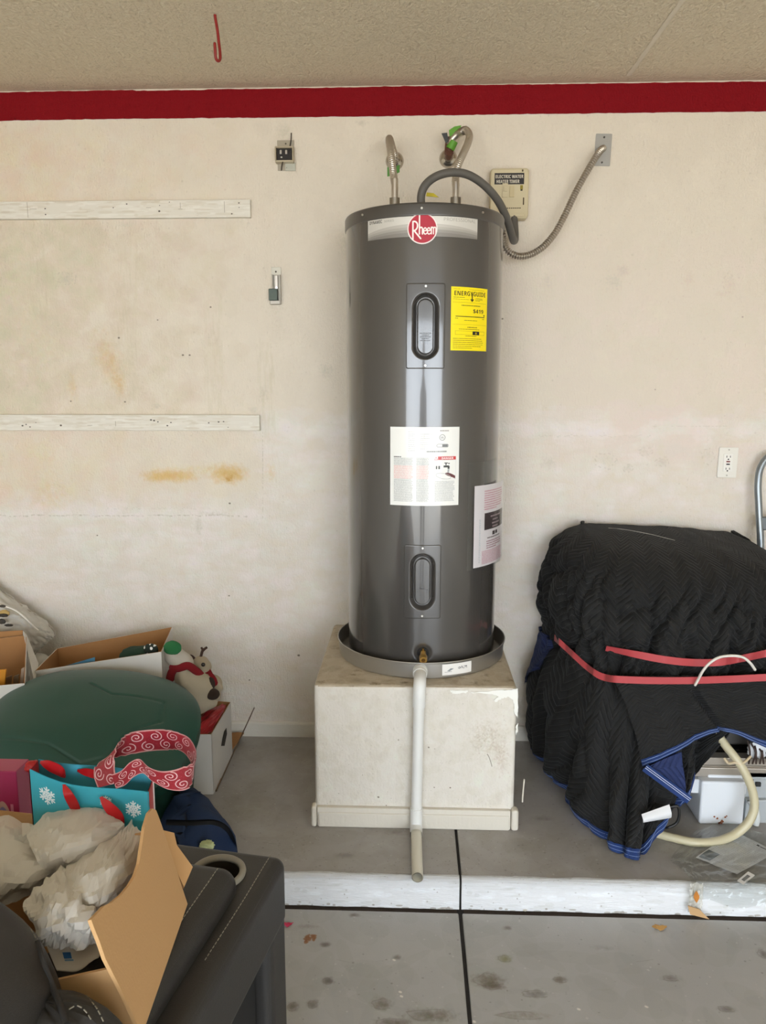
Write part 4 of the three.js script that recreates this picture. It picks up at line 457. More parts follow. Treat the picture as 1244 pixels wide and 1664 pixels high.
// ---------------------------------------------------------------- appliance under a quilted moving blanket
{
  const ap = thing('kitchen_appliance', 'appliance with steel ledge and white plastic base under the black blanket', 'appliance', V(0.97, 0, 0.3));
  const dark = M({ color: '#55524e', roughness: 0.5 }), st2 = M({ color: '#b5ada2', metalness: 0.75, roughness: 0.35 }), wp = M({ color: '#d9dde2', roughness: 0.4 });
  part('cabinet', rbox(0.58, 0.56, 0.34, 0.01, V(0.965, 0.49, 0.285)), dark, ap, 'dark grey cabinet panel');
  part('plinth', rbox(0.50, 0.19, 0.33, 0.006, V(0.965, 0.105, 0.30)), M({ color: '#2b2b2b' }), ap);
  const yL = (py, z) => atZ(1150, py, z).y;
  part('steel_ledge', join(rbox(0.5, yL(1231, 0.55) - yL(1244, 0.55), 0.04, 0.003, V(1.115, (yL(1231, 0.55) + yL(1244, 0.55)) / 2, 0.53)), rbox(0.5, 0.004, 0.012, 0.001, V(1.115, yL(1245.5, 0.552), 0.545)), rbox(0.5, yL(1247, 0.558) - yL(1263, 0.558), 0.05, 0.004, V(1.115, (yL(1247, 0.558) + yL(1263, 0.558)) / 2, 0.533))), st2, ap, 'brushed steel ledge');
  const q = (x0, x1, y0, y1, z0, z1, r = 0.004) => { const a = atZ(x0, y0, z1), b = atZ(x1, y1, z1); return rbox(b.x - a.x, a.y - b.y, z1 - z0, r, V((a.x + b.x) / 2, (a.y + b.y) / 2, (z0 + z1) / 2)); };
  part('white_panel', join(q(1100, 1212, 1266, 1291, 0.46, 0.565), q(1150, 1206, 1259, 1268, 0.5, 0.56)), wp, ap, 'white plastic panel');
  const bl = q(1140, 1207, 1270, 1341, 0.42, 0.588, 0.008); part('white_housing', bl, wp, ap, 'white plastic housing with rust spots');
  const R = rng(91); for (const [px, py, r] of [[1165, 1330, 0.004], [1170, 1337, 0.006], [1173, 1334, 0.0045], [1178, 1328, 0.003], [1160, 1327, 0.003], [1168, 1338, 0.004], [1180, 1326, 0.0025]]) { const c = atZ(px, py, 0.5884); const g = new THREE.CircleGeometry(r, 9); const p = g.attributes.position; for (let i = 1; i < p.count; i++) { const s = 0.6 + R() * 0.7; p.setXY(i, p.getX(i) * s, p.getY(i) * s); } g.translate(c.x, c.y, 0.5886); part('rust_spot', g, M({ color: '#8a4a22', roughness: 0.9 }), ap); }
  part('bracket', join(q(1206, 1250, 1262, 1325, 0.5, 0.555), q(1212, 1262, 1300, 1340, 0.52, 0.572), q(1205, 1262, 1254, 1268, 0.5, 0.558)), M({ color: '#aeb3b5', roughness: 0.5, metalness: 0.2 }), ap, 'pale grey bracket'); part('knob', q(1216, 1224, 1267, 1276, 0.55, 0.562, 0.002), M({ color: '#222' }), ap); part('knob', q(1228, 1236, 1272, 1279, 0.55, 0.562, 0.002), M({ color: '#222' }), ap);
  part('spout', tube([atZ(1217, 1300, 0.575), atZ(1226, 1312, 0.585), atZ(1229, 1328, 0.59), atZ(1227, 1340, 0.59)], 0.0105, 16, 12), M({ color: '#c9ccca', roughness: 0.4 }), ap);
  part('wiring', join(...[0, 1, 2, 3, 4, 5].map((i) => tube([atZ(1214 + i * 6, 1204 + i * 4, 0.555), atZ(1218 + i * 5 + (i % 2) * 4, 1222, 0.57), atZ(1216 + i * 6, 1241, 0.56)], 0.003, 10, 6))), M({ color: '#3a2a24', roughness: 0.6 }), ap, 'dark wires'); part('insulation', blob(atZ(1232, 1218, 0.548), V(0.036, 0.03, 0.012), 0.25, 3), M({ color: '#e4e6e8', roughness: 0.8 }), ap, 'white insulation');
}
const chev = (x, y) => { const tri = Math.abs(((x % 1) + 1) % 1 - 0.5) * 2, t = ((y * 8 + tri * 2.6) % 1 + 1) % 1; return t; };
const quiltB = dataTex(512, (x, y) => Math.pow(Math.sin(chev(x, y) * Math.PI), 0.5) * 0.9 + 0.1 * tileNoise(x, y, 90), 0.17);
const quiltC = (lo, hi) => { const t = canvasTex(512, 512, (c, w, h) => { const R = rng(95); c.fillStyle = lo; c.fillRect(0, 0, w, h); for (let i = 0; i < 2500; i++) { c.fillStyle = `rgba(90,92,96,${R() * 0.12})`; c.fillRect(R() * w, R() * h, 1 + R() * 3, 1 + R() * 2); } c.strokeStyle = hi; c.lineWidth = 2.2; c.setLineDash([9, 6]); for (let k = -4; k < 12; k++) { c.beginPath(); c.moveTo(0, h - (k / 8 - 2.6 / 8) * h); c.lineTo(w / 2, h - (k / 8) * h); c.lineTo(w, h - (k / 8 - 2.6 / 8) * h); c.stroke(); } }); t.repeat.set(1 / 0.17, 1 / 0.17); return t; };
const quilt = MP({ map: quiltC('#0d0d0d', 'rgba(128,130,128,.75)'), roughness: 0.85, bumpMap: quiltB, bumpScale: 0.0035, sheen: 0.25, sheenRoughness: 0.6, sheenColor: S('#8a8f96') });
const lining = MP({ map: quiltC('#1c2b58', 'rgba(70,90,150,.6)'), roughness: 0.85, bumpMap: quiltB, bumpScale: 0.006 });
const binding = M({ color: '#21407f', roughness: 0.7, bumpMap: again(bumpCloth, 0.03), bumpScale: 0.001 }), stitch = M({ color: '#8fa6d6', roughness: 0.8 });
const mb = thing('moving_blanket', 'black quilted moving blanket with blue binding draped over an appliance', 'blanket', V(0.9, 0, 0.35));
let blanketS;
{
  const r = (...a) => a.map(([x, y, z]) => V(x, y, z));
  const rows = [
    r([.64, .895, .05], [.66, .896, .05], [.70, .896, .05], [.76, .893, .05], [.82, .89, .05], [.89, .887, .05], [.96, .884, .05], [1.02, .88, .05], [1.09, .874, .05], [1.15, .868, .05], [1.19, .864, .05], [1.20, .862, .05]),
    r([.637, .897, .052], [.635, .90, .10], [.665, .893, .165], [.725, .888, .20], [.79, .884, .22], [.875, .88, .225], [.96, .877, .225], [1.035, .874, .225], [1.11, .868, .22], [1.17, .862, .20], [1.205, .858, .14], [1.203, .862, .052]),
    r([.635, .896, .055], [.60, .89, .17], [.615, .872, .31], [.67, .852, .39], [.76, .845, .425], [.86, .842, .435], [.96, .84, .435], [1.05, .838, .435], [1.14, .836, .43], [1.20, .836, .40], [1.225, .845, .25], [1.205, .862, .055]),
    r([.525, .83, .045], [.495, .805, .18], [.535, .78, .38], [.62, .765, .50], [.74, .755, .55], [.86, .75, .565], [.97, .75, .565], [1.07, .75, .565], [1.18, .75, .56], [1.30, .755, .52], [1.33, .76, .36], [1.295, .77, .16]),
    r([.492, .64, .045], [.468, .62, .2], [.535, .62, .44], [.62, .62, .55], [.74, .62, .59], [.86, .62, .60], [.97, .62, .60], [1.07, .62, .60], [1.2, .62, .595], [1.345, .62, .55], [1.39, .62, .36], [1.38, .62, .17]),
    r([.515, .50, .045], [.512, .50, .24], [.572, .49, .47], [.64, .50, .565], [.74, .50, .588], [.86, .50, .59], [.97, .50, .59], [1.07, .50, .59], [1.2, .50, .585], [1.32, .50, .55], [1.36, .50, .36], [1.35, .50, .18]),
    r([.47, .32, .045], [.462, .30, .2], [.535, .28, .46], [.60, .28, .60], [.69, .28, .645], [.77, .29, .635], [.86, .32, .61], [.93, .35, .59], [1.08, .40, .585], [1.33, .42, .55], [1.40, .35, .36], [1.39, .3, .2]),
    r([.485, .13, .045], [.475, .12, .19], [.525, .11, .40], [.583, .11, .62], [.655, .11, .715], [.735, .12, .70], [.83, .19, .635], [.885, .24, .605], [1.05, .36, .58], [1.33, .36, .55], [1.41, .22, .36], [1.40, .15, .2]),
    r([.515, .004, .05], [.50, .004, .16], [.52, .004, .33], [.575, .004, .625], [.635, .004, .765], [.71, .004, .775], [.80, .085, .675], [.87, .125, .64], [1.03, .33, .58], [1.33, .32, .55], [1.42, .12, .36], [1.41, .06, .2]),
  ];
  const S0 = rowsSurface(rows);
  const fold = (u, v9) => { const v = Math.max(0, (v9 * 8 - 1) / 7); const s = 0.35 * noise(v * 3, u * 5), w = u * 34 + 2.2 * noise(u * 8, 2) + s * 2; const a = Math.abs(Math.sin(w)); const up = 0.042 * sstep(v, 0.2, 0.5) * (1 - sstep(v, 0.56, 0.66)), dn = 0.075 * sstep(v, 0.6, 0.9) * (1 - 0.4 * sstep(v, 0.95, 1)); const pinch = Math.pow(a, 0.6) - 0.55; const rdg = (q) => Math.pow(1 - Math.min(Math.abs(q) * 1.6, 1), 5); const cr = -0.026 * sstep(v, 0.18, 0.34) * (1 - sstep(v, 0.56, 0.64)) * (rdg(noise(u * 20 + v * 6, v * 5, 21)) + 0.7 * rdg(noise(u * 26 - v * 9, v * 6, 33))) - 0.014 * sstep(v, 0.62, 0.7) * rdg(noise(u * 18, v * 5, 44)); return cr + (up + dn) * pinch + 0.010 * sstep(v, 0.1, 0.3) * fbm(u * 22 + v * 5, v * 6) + 0.004 * fbm(u * 40 + v * 14, v * 9 - u * 10, 3) * sstep(v, 0.08, 0.25) + 0.004 * fbm(u * 8, v * 8, 5); };
  const S1 = displaced(S0, (u, v) => fold(u, v));
  blanketS = (u, v) => { const p = S1(u, v); p.y = Math.max(p.y, 0.004); p.z = Math.max(p.z, 0.014); return p; };
  const g = surface(blanketS, 260, 170, 2.3, 1.25);
  part('quilted_cover', thicken(g, 0.004), quilt, mb);
  // blue binding along the hem
  const hem = (Sf, u0, u1, v0, n) => thicken(surface((u, v) => { const uu = lerp(u0, u1, u), p = Sf(uu, lerp(v0, 1, v)), a = Sf(uu, 1), n2 = p.clone().sub(V(0.95, p.y, 0.2)).setY(0).normalize(); return p.addScaledVector(n2, 0.0035); }, n, 3, 2, 0.03), 0.003);
  part('hem_binding', hem(blanketS, 0.0, 0.66, 0.97, 170), binding, mb, 'blue binding tape along the hem');
  part('lining_patch', thicken(surface((u, v) => { const p = blanketS(lerp(0.005, 0.085, u), lerp(0.63, 0.79 - 0.09 * u, v)); return p.add(V(-0.012, 0, 0.004)); }, 20, 20, 0.2, 0.25), 0.003), lining, mb, 'dark blue lining turned out at the wall side');
  // front panel whose hem lifts over the machine
  const rowsF = [
    [[992, 1098, .607], [1030, 1098, .616], [1080, 1098, .618], [1130, 1098, .618], [1180, 1098, .618], [1240, 1096, .616], [1320, 1092, .60]],
    [[1012, 1135, .625], [1045, 1135, .632], [1090, 1130, .63], [1130, 1128, .63], [1185, 1128, .628], [1245, 1128, .625], [1330, 1128, .605]],
    [[1032, 1195, .655], [1065, 1185, .655], [1105, 1170, .645], [1145, 1160, .64], [1190, 1160, .635], [1245, 1168, .63], [1335, 1180, .61]],
    [[1043, 1246, .672], [1075, 1231, .668], [1115, 1213, .66], [1160, 1190, .652], [1192, 1192, .648], [1245, 1216, .64], [1345, 1255, .615]],
  ].map((q) => q.map(([x, y, z]) => atZ(x, y, z)));
  const F0 = rowsSurface(rowsF), F1 = displaced(F0, (u, v) => (0.006 + 0.010 * v) * (Math.pow(Math.abs(Math.sin(u * 7 + 0.6 + 0.6 * noise(v * 3, u * 3))), 0.6) - 0.6) * (0.4 + v) + 0.004 * fbm(u * 9 + v * 3, v * 6, 2) - 0.02 * (1 - sstep(Math.abs(u - 0.47 - 0.09 * v), 0, 0.03)) * sstep(v, 0.1, 0.4));
  part('front_fold', thicken(surface(F1, 150, 70, 0.75, 0.5), 0.004), quilt, mb, 'front fold of the blanket lifting to a point');
  part('hem_binding', thicken(surface((u, v) => F1(u, lerp(0.92, 1.005, v)).add(V(0, 0, 0.0035)), 150, 3, 2, 0.03), 0.004), binding, mb, 'blue binding tape along the hem');
  for (const o of [0.94, 0.975]) part('stitching', tube([...Array(60)].map((_, i) => F1(i / 59, o).add(V(0, 0, 0.005))), 0.0007, 160, 5), stitch, mb);
  for (const o of [0.978, 0.99]) part('stitching', tube([...Array(90)].map((_, i) => { const p = blanketS(i / 89 * 0.64, o); return p.addScaledVector(p.clone().sub(V(0.95, p.y, 0.2)).setY(0).normalize(), 0.005); }), 0.0006, 300, 5), stitch, mb);
  // turned-back corner showing the blue lining
  const tri = (a, b, c) => surface((u, v) => { const l = a.clone().lerp(b, v), rr2 = a.clone().lerp(c, v); const p = l.lerp(rr2, u); p.z += 0.004 * Math.sin(u * 9 + v * 4) * v; return p; }, 24, 24, 0.12, 0.12);
  const A = atZ(1044, 1249, .700), B = atZ(1116, 1302, .715), C = atZ(1107, 1222, .672);
  part('folded_corner', thicken(tri(A, B, C), 0.004), lining, mb, 'turned-back corner showing blue quilted lining');
  const band2 = (a, b, w, off) => { const d = b.clone().sub(a).normalize(), n = V(0, 0, 1), s = n.clone().cross(d).normalize(); return thicken(surface((u, v) => a.clone().lerp(b, u).addScaledVector(s, (v - 0.2) * w).add(V(0, 0, off)), 30, 3), 0.003); };
  part('hem_binding', band2(A, B, 0.026, 0.004), binding, mb, 'blue binding tape along the hem'); for (const o of [0.008, 0.014]) part('stitching', tube([A, B].map((p) => p.clone().add(V(o * 0.55, o * 0.8, 0.007))), 0.001, 20, 5), M({ color: '#c5cde2' }), mb, 'white stitching');
}
{ // red stretch bands and what hangs on them
  const up = () => V(0, 1, 0.08);
  mb.updateMatrixWorld(true); const rc = new THREE.Raycaster(), onBlanket = (px, py, lift) => { const d = ray(px, py).normalize(); rc.set(EYE, d); const h = rc.intersectObjects(mb.children.filter((m) => /cover|front_fold/.test(m.name)), false); return h.length ? h[0].point.addScaledVector(d, -lift) : null; };
  const bandOn = (arr, lift) => { const c = new THREE.CatmullRomCurve3(arr.map(([x, y, z]) => V(x, y, z * 1000))), N = 90, px = [...Array(N + 1)].map((_, i) => c.getPoint(i / N)); let zs = px.map((p) => { const h = p.x < 1238 ? onBlanket(p.x, p.y, lift) : null; return Math.max(h ? h.z : 0, h ? 0 : p.z / 1000); }); const mx = zs.map((z, i) => Math.max(...zs.slice(Math.max(0, i - 3), i + 4))); zs = mx.map((z, i) => { const w = mx.slice(Math.max(0, i - 3), i + 4); return Math.max(zs[i], w.reduce((a, b) => a + b) / w.length); }); return px.map((p, i) => atZ(p.x, p.y, zs[i])); };
  { const tp = [[988, 858], [1010, 860], [1035, 864], [1060, 869], [1080, 874], [1096, 878]].map(([x, y]) => onBlanket(x, y, 0.003)).filter(Boolean); if (tp.length > 2) part('loose_thread', tube(tp, 0.0012, 30, 5), M({ color: '#a8a69e' }), mb, 'pale loose thread on top'); }
  const redb = MP({ color: '#b5474b', roughness: 0.35, clearcoat: 0.3 });
  const b1 = [[900, 1036, .2], [908, 1043, .25], [922, 1056, .3], [935, 1068, .4], [948, 1080, .47], [962, 1091, .50], [982, 1101, .6], [1002, 1104, .638], [1060, 1106, .652], [1120, 1106, .655], [1180, 1104, .655], [1244, 1101, .65]]; const b1p = [...bandOn(b1, 0.006), V(1.22, 0.517, 0.632), V(1.335, 0.515, 0.585), V(1.40, 0.512, 0.47), V(1.408, 0.51, 0.34), V(1.392, 0.51, 0.2)];
  solo('stretch_band', ribbon(b1p, up, 0.0235, 160, 0.0015), redb, 'red stretch band around the black blanket, lower of the two', 'band', 'bands around the blanket');
  const b2 = [[984, 1054, .60], [1000, 1057, .625], [1040, 1065, .64], [1085, 1073, .648], [1130, 1077, .65], [1170, 1076, .65], [1205, 1070, .648], [1244, 1062, .64]]; const b2p = [...bandOn(b2, 0.006), V(1.22, 0.605, 0.628), V(1.345, 0.61, 0.585), V(1.412, 0.612, 0.47), V(1.416, 0.612, 0.34), V(1.40, 0.612, 0.2)];
  solo('stretch_band', ribbon(b2p, (u) => V(0, 1, 0.08 + 0.6 * (1 - sstep(u, 0, 0.12))), 0.0245, 140, 0.0015), redb, 'red stretch band around the black blanket, upper of the two', 'band', 'bands around the blanket');
  solo('drawstring', capTube([[1129, 1113, .642], [1134, 1104, .645], [1141, 1091, .66], [1151, 1079, .665], [1166, 1069, .664], [1187, 1065.5, .662], [1206, 1068, .66], [1218, 1077, .655], [1226, 1088, .645]].map(([x, y, z]) => atZ(x, y, z)), 0.0042, 60, 10), M({ color: '#d8d3ca', roughness: 0.4 }), 'short white cord arching out between the red stretch bands', 'cord');
  const hoseM = MP({ color: '#d8cfae', roughness: 0.35, transmission: 0.25, thickness: 0 });
  const hs = thing('drain_hose', 'cream plastic drain hose curling from blanket onto the slab', 'hose', atY(1110, 1372, 0));
  part('tube', capTube([atZ(1166, 1193, .60), atZ(1178, 1211, .62), atZ(1196, 1234, .645), atZ(1211, 1258, .66), atZ(1222, 1286, .665), atZ(1225, 1310, .672), atZ(1217, 1334, .68), atZ(1196, 1354, .685), atY(1168, 1366, .0135), atY(1130, 1369, .0135), atY(1095, 1362, .0135), atY(1062, 1353, .0135), atY(1040, 1346, .0135)], 0.0132, 140, 16), hoseM, hs);
  part('hose_clip', join(tube([atZ(1176, 1232, .635), atZ(1183, 1240, .645), atZ(1195, 1239, .655), atZ(1203, 1243, .66)], 0.0045, 16, 8), tube([atZ(1203, 1242, .66), atZ(1212, 1236, .65), atZ(1219, 1229, .64)], 0.004, 10, 8)), M({ color: '#c6b596', roughness: 0.5 }), hs);
  const pc = [[1041, 1324], [1044, 1336], [1088, 1329], [1090, 1324], [1086, 1308]].map(([x, y], i) => atZ(x, y, i > 1 ? .705 : .735));
  solo('paper_tag', thicken(surface((u, v) => { const a = atZ(1042, 1323, .775).lerp(atZ(1087, 1307, .745), u), b = atZ(1044, 1337, .775).lerp(atZ(1090, 1329, .745), u); const p = a.lerp(b, v); p.z += 0.012 * Math.sin(v * 3.14); return p; }, 12, 10), 0.002), M({ color: '#dcdde0', roughness: 0.5 }), 'curled white paper tag at the blue-bound blanket corner', 'tag');
  solo('power_lead', capTube([atZ(1085, 1312, .70), atZ(1100, 1310, .70), atZ(1103, 1325, .70), atZ(1098, 1338, .70), atZ(1084, 1345, .70), atY(1070, 1343, .006)], 0.0045, 40, 10), M({ color: '#161616', roughness: 0.4 }), 'short loop of black cord beside the blanket corner', 'cord');
  // folding ladder / dolly rail by the wall
  const ld = thing('folding_ladder', 'grey tubular metal ladder frame leaning on the wall behind the blanket', 'ladder', V(1.33, 0, 0.16)), lm = M({ color: '#8f969a', metalness: 0.75, roughness: 0.35 });
  part('rail', capTube([V(1.283, 0.014, 0.125), V(1.278, 0.5, 0.10), atZ(1235, 900, 0.085), atZ(1232.5, 830, 0.07), atZ(1231, 785, 0.06), atZ(1235, 760, 0.053), atZ(1248, 742, 0.05), atZ(1275, 735, 0.05), atZ(1320, 735, 0.05), atZ(1340, 745, 0.05), V(1.52, 0.9, 0.07), V(1.52, 0.014, 0.125)], 0.0125, 160, 14), lm, ld, 'bent grey tube frame');
  for (const [y, z] of [[atZ(1240, 850, 0.07).y, 0.075], [0.5, 0.10]]) part('rung', rbox(0.24, 0.05, 0.02, 0.006, V(1.395, y, z)), M({ color: '#6f7578', metalness: 0.6, roughness: 0.4 }), ld);
}
{ // papers in a clear plastic bag sliding over the step
  const doc = canvasTex(700, 500, (c, w, h) => { const R = rng(101); c.fillStyle = '#d6d6d8'; c.fillRect(0, 0, w, h); for (let col = 0; col < 2; col++) for (let l = 0; l < 20; l++) { let x = 40 + col * 330; const e = x + 270 + R() * 30; while (x < e) { const s = 6 + R() * 26; c.fillStyle = `rgba(120,122,126,${0.35 + R() * 0.3})`; c.fillRect(x, 40 + l * 21, s, 5); x += s + 6; } } c.fillStyle = '#6f7478'; c.fillRect(20, 350, 190, 130); c.fillStyle = '#8a8f93'; c.fillRect(36, 440, 150, 14); c.fillStyle = '#3a3c3e'; c.fillRect(420, 24, 40, 18); c.fillRect(470, 28, 120, 10); });
  const pp = [[1130, 1394], [1197, 1421], [1262, 1385], [1192, 1352]].map(([x, y]) => atY(x, y, 0.003));
  const sh = surface((u, v) => { const p = pp[3].clone().lerp(pp[2], u).lerp(pp[0].clone().lerp(pp[1], u), v); p.y += 0.002 + 0.002 * noise(u * 4, v * 4); return p; }, 20, 14); solo('printed_leaflet', thicken(sh, 0.001), M({ map: doc, roughness: 0.6 }), 'printed white leaflet inside the clear bag on the slab', 'paper');
  const rows = [[[1130, 1350], [1180, 1338], [1230, 1352], [1290, 1372]], [[1090, 1394], [1150, 1385], [1220, 1392], [1300, 1400]], [[1105, 1410], [1140, 1412], [1200, 1424], [1290, 1424]]].map((q) => q.map(([x, y]) => atY(x, y, 0.010)));
  rows.push([[1122, 1432, 0.006, .9], [1150, 1433, 0.008], [1200, 1436, 0.006], [1280, 1438, 0.006]].map(([x, y]) => { const p = atY(x, y, 0.008); p.z = 0.906; return p; }), [[1118, 1470], [1150, 1462], [1200, 1476], [1270, 1462]].map(([x, y]) => atZ(x, y, 0.918)));
  const Bs = displaced(rowsSurface(rows), (u, v) => 0.005 * fbm(u * 7, v * 9, 1) + 0.004 * Math.abs(noise(u * 16, v * 14, 4)));
  const bag = thing('plastic_bag', 'crumpled clear plastic bag hanging over the white step edge', 'bag', atY(1180, 1400, 0)), clear = MP({ color: '#eef0ef', roughness: 0.12, transmission: 1, thickness: 0, ior: 1.45 });
  part('film', surface((u, v) => { const p = Bs(u, v); if (p.z < 0.9) p.y = Math.max(p.y, 0.0075); else p.z = Math.max(p.z, 0.911); p.y = Math.max(p.y, LOW + 0.003); return p; }, 70, 60), clear, bag);
  part('gusset', surface((u, v) => { const p = atZ(1120 + u * 22 - v * 4, 1434 + v * 48, 0.922); p.z += 0.008 * noise(u * 5, v * 9, 7) + 0.006 * Math.abs(Math.sin(u * 6 + v * 3)); return p; }, 16, 30), MP({ color: '#eceae2', roughness: 0.3, transmission: 0.7, thickness: 0 }), bag, 'milky folded edge of the bag');
  solo('dry_leaf', thicken(surface((u, v) => { const w = Math.sin(Math.PI * clamp(u, 0.02, 0.98)); const p = atZ(1131 + (v - 0.5) * 9 * w, 1448 + u * 18, 0.9285); p.z += 0.002 * Math.sin(v * 3); return p; }, 10, 8), 0.001), M({ color: '#b9752c', roughness: 0.8 }), 'orange dry leaf caught in the clear plastic bag', 'leaf');
  const fp = [[1117, 1472], [1121, 1486], [1152, 1494], [1136, 1478]].map(([x, y]) => atZ(x, y, 0.935)); solo('paper_scrap', prism(fp.map((p) => p.setY(Math.max(p.y, LOW + 0.002))), 0.002), M({ color: '#b89468', roughness: 0.8 }), 'tan scrap of paper at the foot of the step', 'scrap');
  const tg = [[1197, 1431], [1207, 1437], [1226, 1422], [1215, 1416]].map(([x, y]) => atY(x, y, 0.017)), tt = canvasTex(128, 80, (c, w, h) => { c.fillStyle = '#e8e8e6'; c.fillRect(0, 0, w, h); c.fillStyle = '#7d7f80'; c.fillRect(28, 22, 70, 38); });
  solo('white_tag', thicken(surface((u, v) => tg[0].clone().lerp(tg[2].clone().add(tg[1]).sub(tg[1]), 0).lerp(tg[3], u).lerp(tg[1].clone().lerp(tg[2], u), v), 6, 4), 0.0015), M({ map: tt, roughness: 0.5 }), 'small white framed tag on the edge of the plastic bag', 'tag');
  const lf = (px, py, r, col, label, name, cat) => { const c = atY(px, py, LOW + 0.002), R = rng(px); const s = new THREE.Shape(); for (let i = 0; i < 16; i++) { const a = i / 16 * 6.283, q = r * (0.55 + 0.45 * R()); i ? s.lineTo(Math.cos(a) * q * 1.5, Math.sin(a) * q * 0.8) : s.moveTo(q * 1.5, 0); } const g = new THREE.ExtrudeGeometry(s, { depth: 0.0012, bevelEnabled: false }); g.rotateX(-Math.PI / 2); const p = g.attributes.position; for (let i = 0; i < p.count; i++) p.setY(i, p.getY(i) + Math.abs(p.getX(i)) * 0.3); g.computeVertexNormals(); g.translate(c.x, c.y, c.z); solo(name, g, M({ color: col, roughness: 0.8 }), label, cat); };
  lf(1070, 1508, 0.016, '#b48a4e', 'curled tan leaf lying on the lower concrete floor', 'fallen_leaf', 'leaf'); lf(467, 1503, 0.012, '#c8335a', 'crumpled pink scrap on the floor beside the sofa', 'pink_scrap', 'scrap');
  lf(852, 1480, 0.005, '#d6d0c2', 'tiny pale paint chip lying at the foot of the step', 'paint_chip', 'chip');
}

// ---------------------------------------------------------------- boxes, toys and bags on the slab, left of the heater
const kraft = M({ color: '#a8794a', roughness: 0.85, bumpMap: again(bumpFine, 0.2), bumpScale: 0.0003 }), cartonWhite = M({ color: '#cfcbc4', roughness: 0.6 });
// open carton from its four rim corners (FL, FR, BR, BL): white outside, brown inside, standing on the slab
function openBox(o, rim, floorY, inside, outside, t = 0.004) {
  const [FL, FR, BR, BL] = rim, dn = (p) => p.clone().setY(floorY), mid = FL.clone().add(BR).multiplyScalar(0.5), names = ['front_wall', 'right_wall', 'back_wall', 'left_wall'];
  [[FL, FR], [FR, BR], [BR, BL], [BL, FL]].forEach(([a, b], i) => {
    const n = V(b.z - a.z, 0, a.x - b.x).normalize(), m = a.clone().add(b).multiplyScalar(0.5); if (m.clone().sub(mid).dot(n) < 0) n.negate();
    const sheet = (off, tt) => { const q = [a, b, dn(b), dn(a)].map((p) => p.clone().addScaledVector(n, off)); const g = surface((u, v) => q[0].clone().lerp(q[1], u).lerp(q[3].clone().lerp(q[2], u), v), 1, 1, a.distanceTo(b), a.y - floorY); g.computeVertexNormals(); const g2 = surface((u, v) => q[0].clone().lerp(q[1], u).lerp(q[3].clone().lerp(q[2], u), v).addScaledVector(n, tt), 1, 1, 1, 1); const rimg = surface((u, v) => q[0].clone().lerp(q[1], u).addScaledVector(n, tt * v), 1, 1); return join(g, g2, rimg); };
    const w = part(names[i], sheet(0, t * 0.45), outside, o); part('liner', sheet(-t * 0.55, t * 0.5), inside, w, 'brown inner face');
  });
  part('bottom', surface((u, v) => dn(FL).lerp(dn(FR), u).lerp(dn(BL).lerp(dn(BR), u), v).add(V(0, t, 0)), 1, 1), inside, o);
}
{
  const rim = [atZ(57, 1090, .46), atZ(262, 1059, .42), atZ(279, 1019, .13), atZ(93, 1054, .20)];
  const o = thing('open_carton', 'white open carton with brown inside behind the green bin', 'box', V(-1.12, 0, 0.3)); openBox(o, rim, 0.001, kraft, cartonWhite);
  solo('folded_paper', thicken(surface((u, v) => atZ(100 + u * 54, 1084 - u * 16 + v * 14, .40), 6, 3), 0.002), M({ color: '#4a86a6', roughness: 0.6 }), 'light blue folded paper inside the white open carton', 'paper');
  solo('felt_hat', blob(atZ(228, 1070, .33), V(0.075, 0.045, 0.05), 0.12, 3), M({ color: '#1d3a2c', roughness: 0.9 }), 'dark green felt bundle inside the white open carton', 'felt bundle');
  const dice = canvasTex(128, 128, (c) => { const R = rng(3); c.fillStyle = '#14241c'; c.fillRect(0, 0, 128, 128); c.fillStyle = '#e8e8e4'; for (let i = 0; i < 26; i++) { c.beginPath(); c.ellipse(R() * 128, R() * 128, 8, 7, R() * 3, 0, 7); c.fill(); } });
  dice.repeat.set(12, 12); solo('spotted_fabric', blob(atZ(245, 1055, .36), V(0.026, 0.02, 0.015), 0.1, 4), M({ map: dice, roughness: 0.8 }), 'white and black spotted cloth on the dark green bundle', 'cloth');
}
{
  const rim = [atZ(-120, 1125, .66), atZ(40, 1110, .62), atZ(43, 1032, .28), atZ(-110, 1050, .32)];
  const o = thing('open_carton', 'tall open carton with brown inside and upright folders', 'box', V(-1.5, 0, 0.45)); openBox(o, rim, 0.001, kraft, cartonWhite);
  part('flap', prism([atZ(37, 1026, .27), atZ(43, 1033, .28), atZ(60, 1082, .40), atZ(56, 1110, .52), atZ(44, 1070, .40)], 0.003), cartonWhite, o, 'white folded-out flap');
  part('flap', prism([atZ(-100, 1032, .275), atZ(37, 1024, .265), atZ(38, 1064, .265), atZ(-100, 1085, .275)], 0.003), kraft, o, 'brown upright flap');
  const fo = (px, z, col, label, top, w = 16) => solo('file_folder', prism([atZ(px, top, z), atZ(px + w, top - 3, z), atZ(px + w - 6, top + 60, z), atZ(px - 6, top + 60, z)], 0.006), M({ color: col, roughness: 0.7 }), label, 'folder', 'folders in the tall carton');
  fo(-34, .56, '#c07f14', 'orange envelope standing in the tall carton', 1090, 45); fo(11, .50, '#7c654c', 'brown folder edge standing beside the orange envelope', 1100, 9); fo(24, .48, '#857158', 'tan folder edge standing near the carton wall', 1098, 8); fo(36, .46, '#cbb9a6', 'pale folder standing at the end of the row', 1086, 5);
}
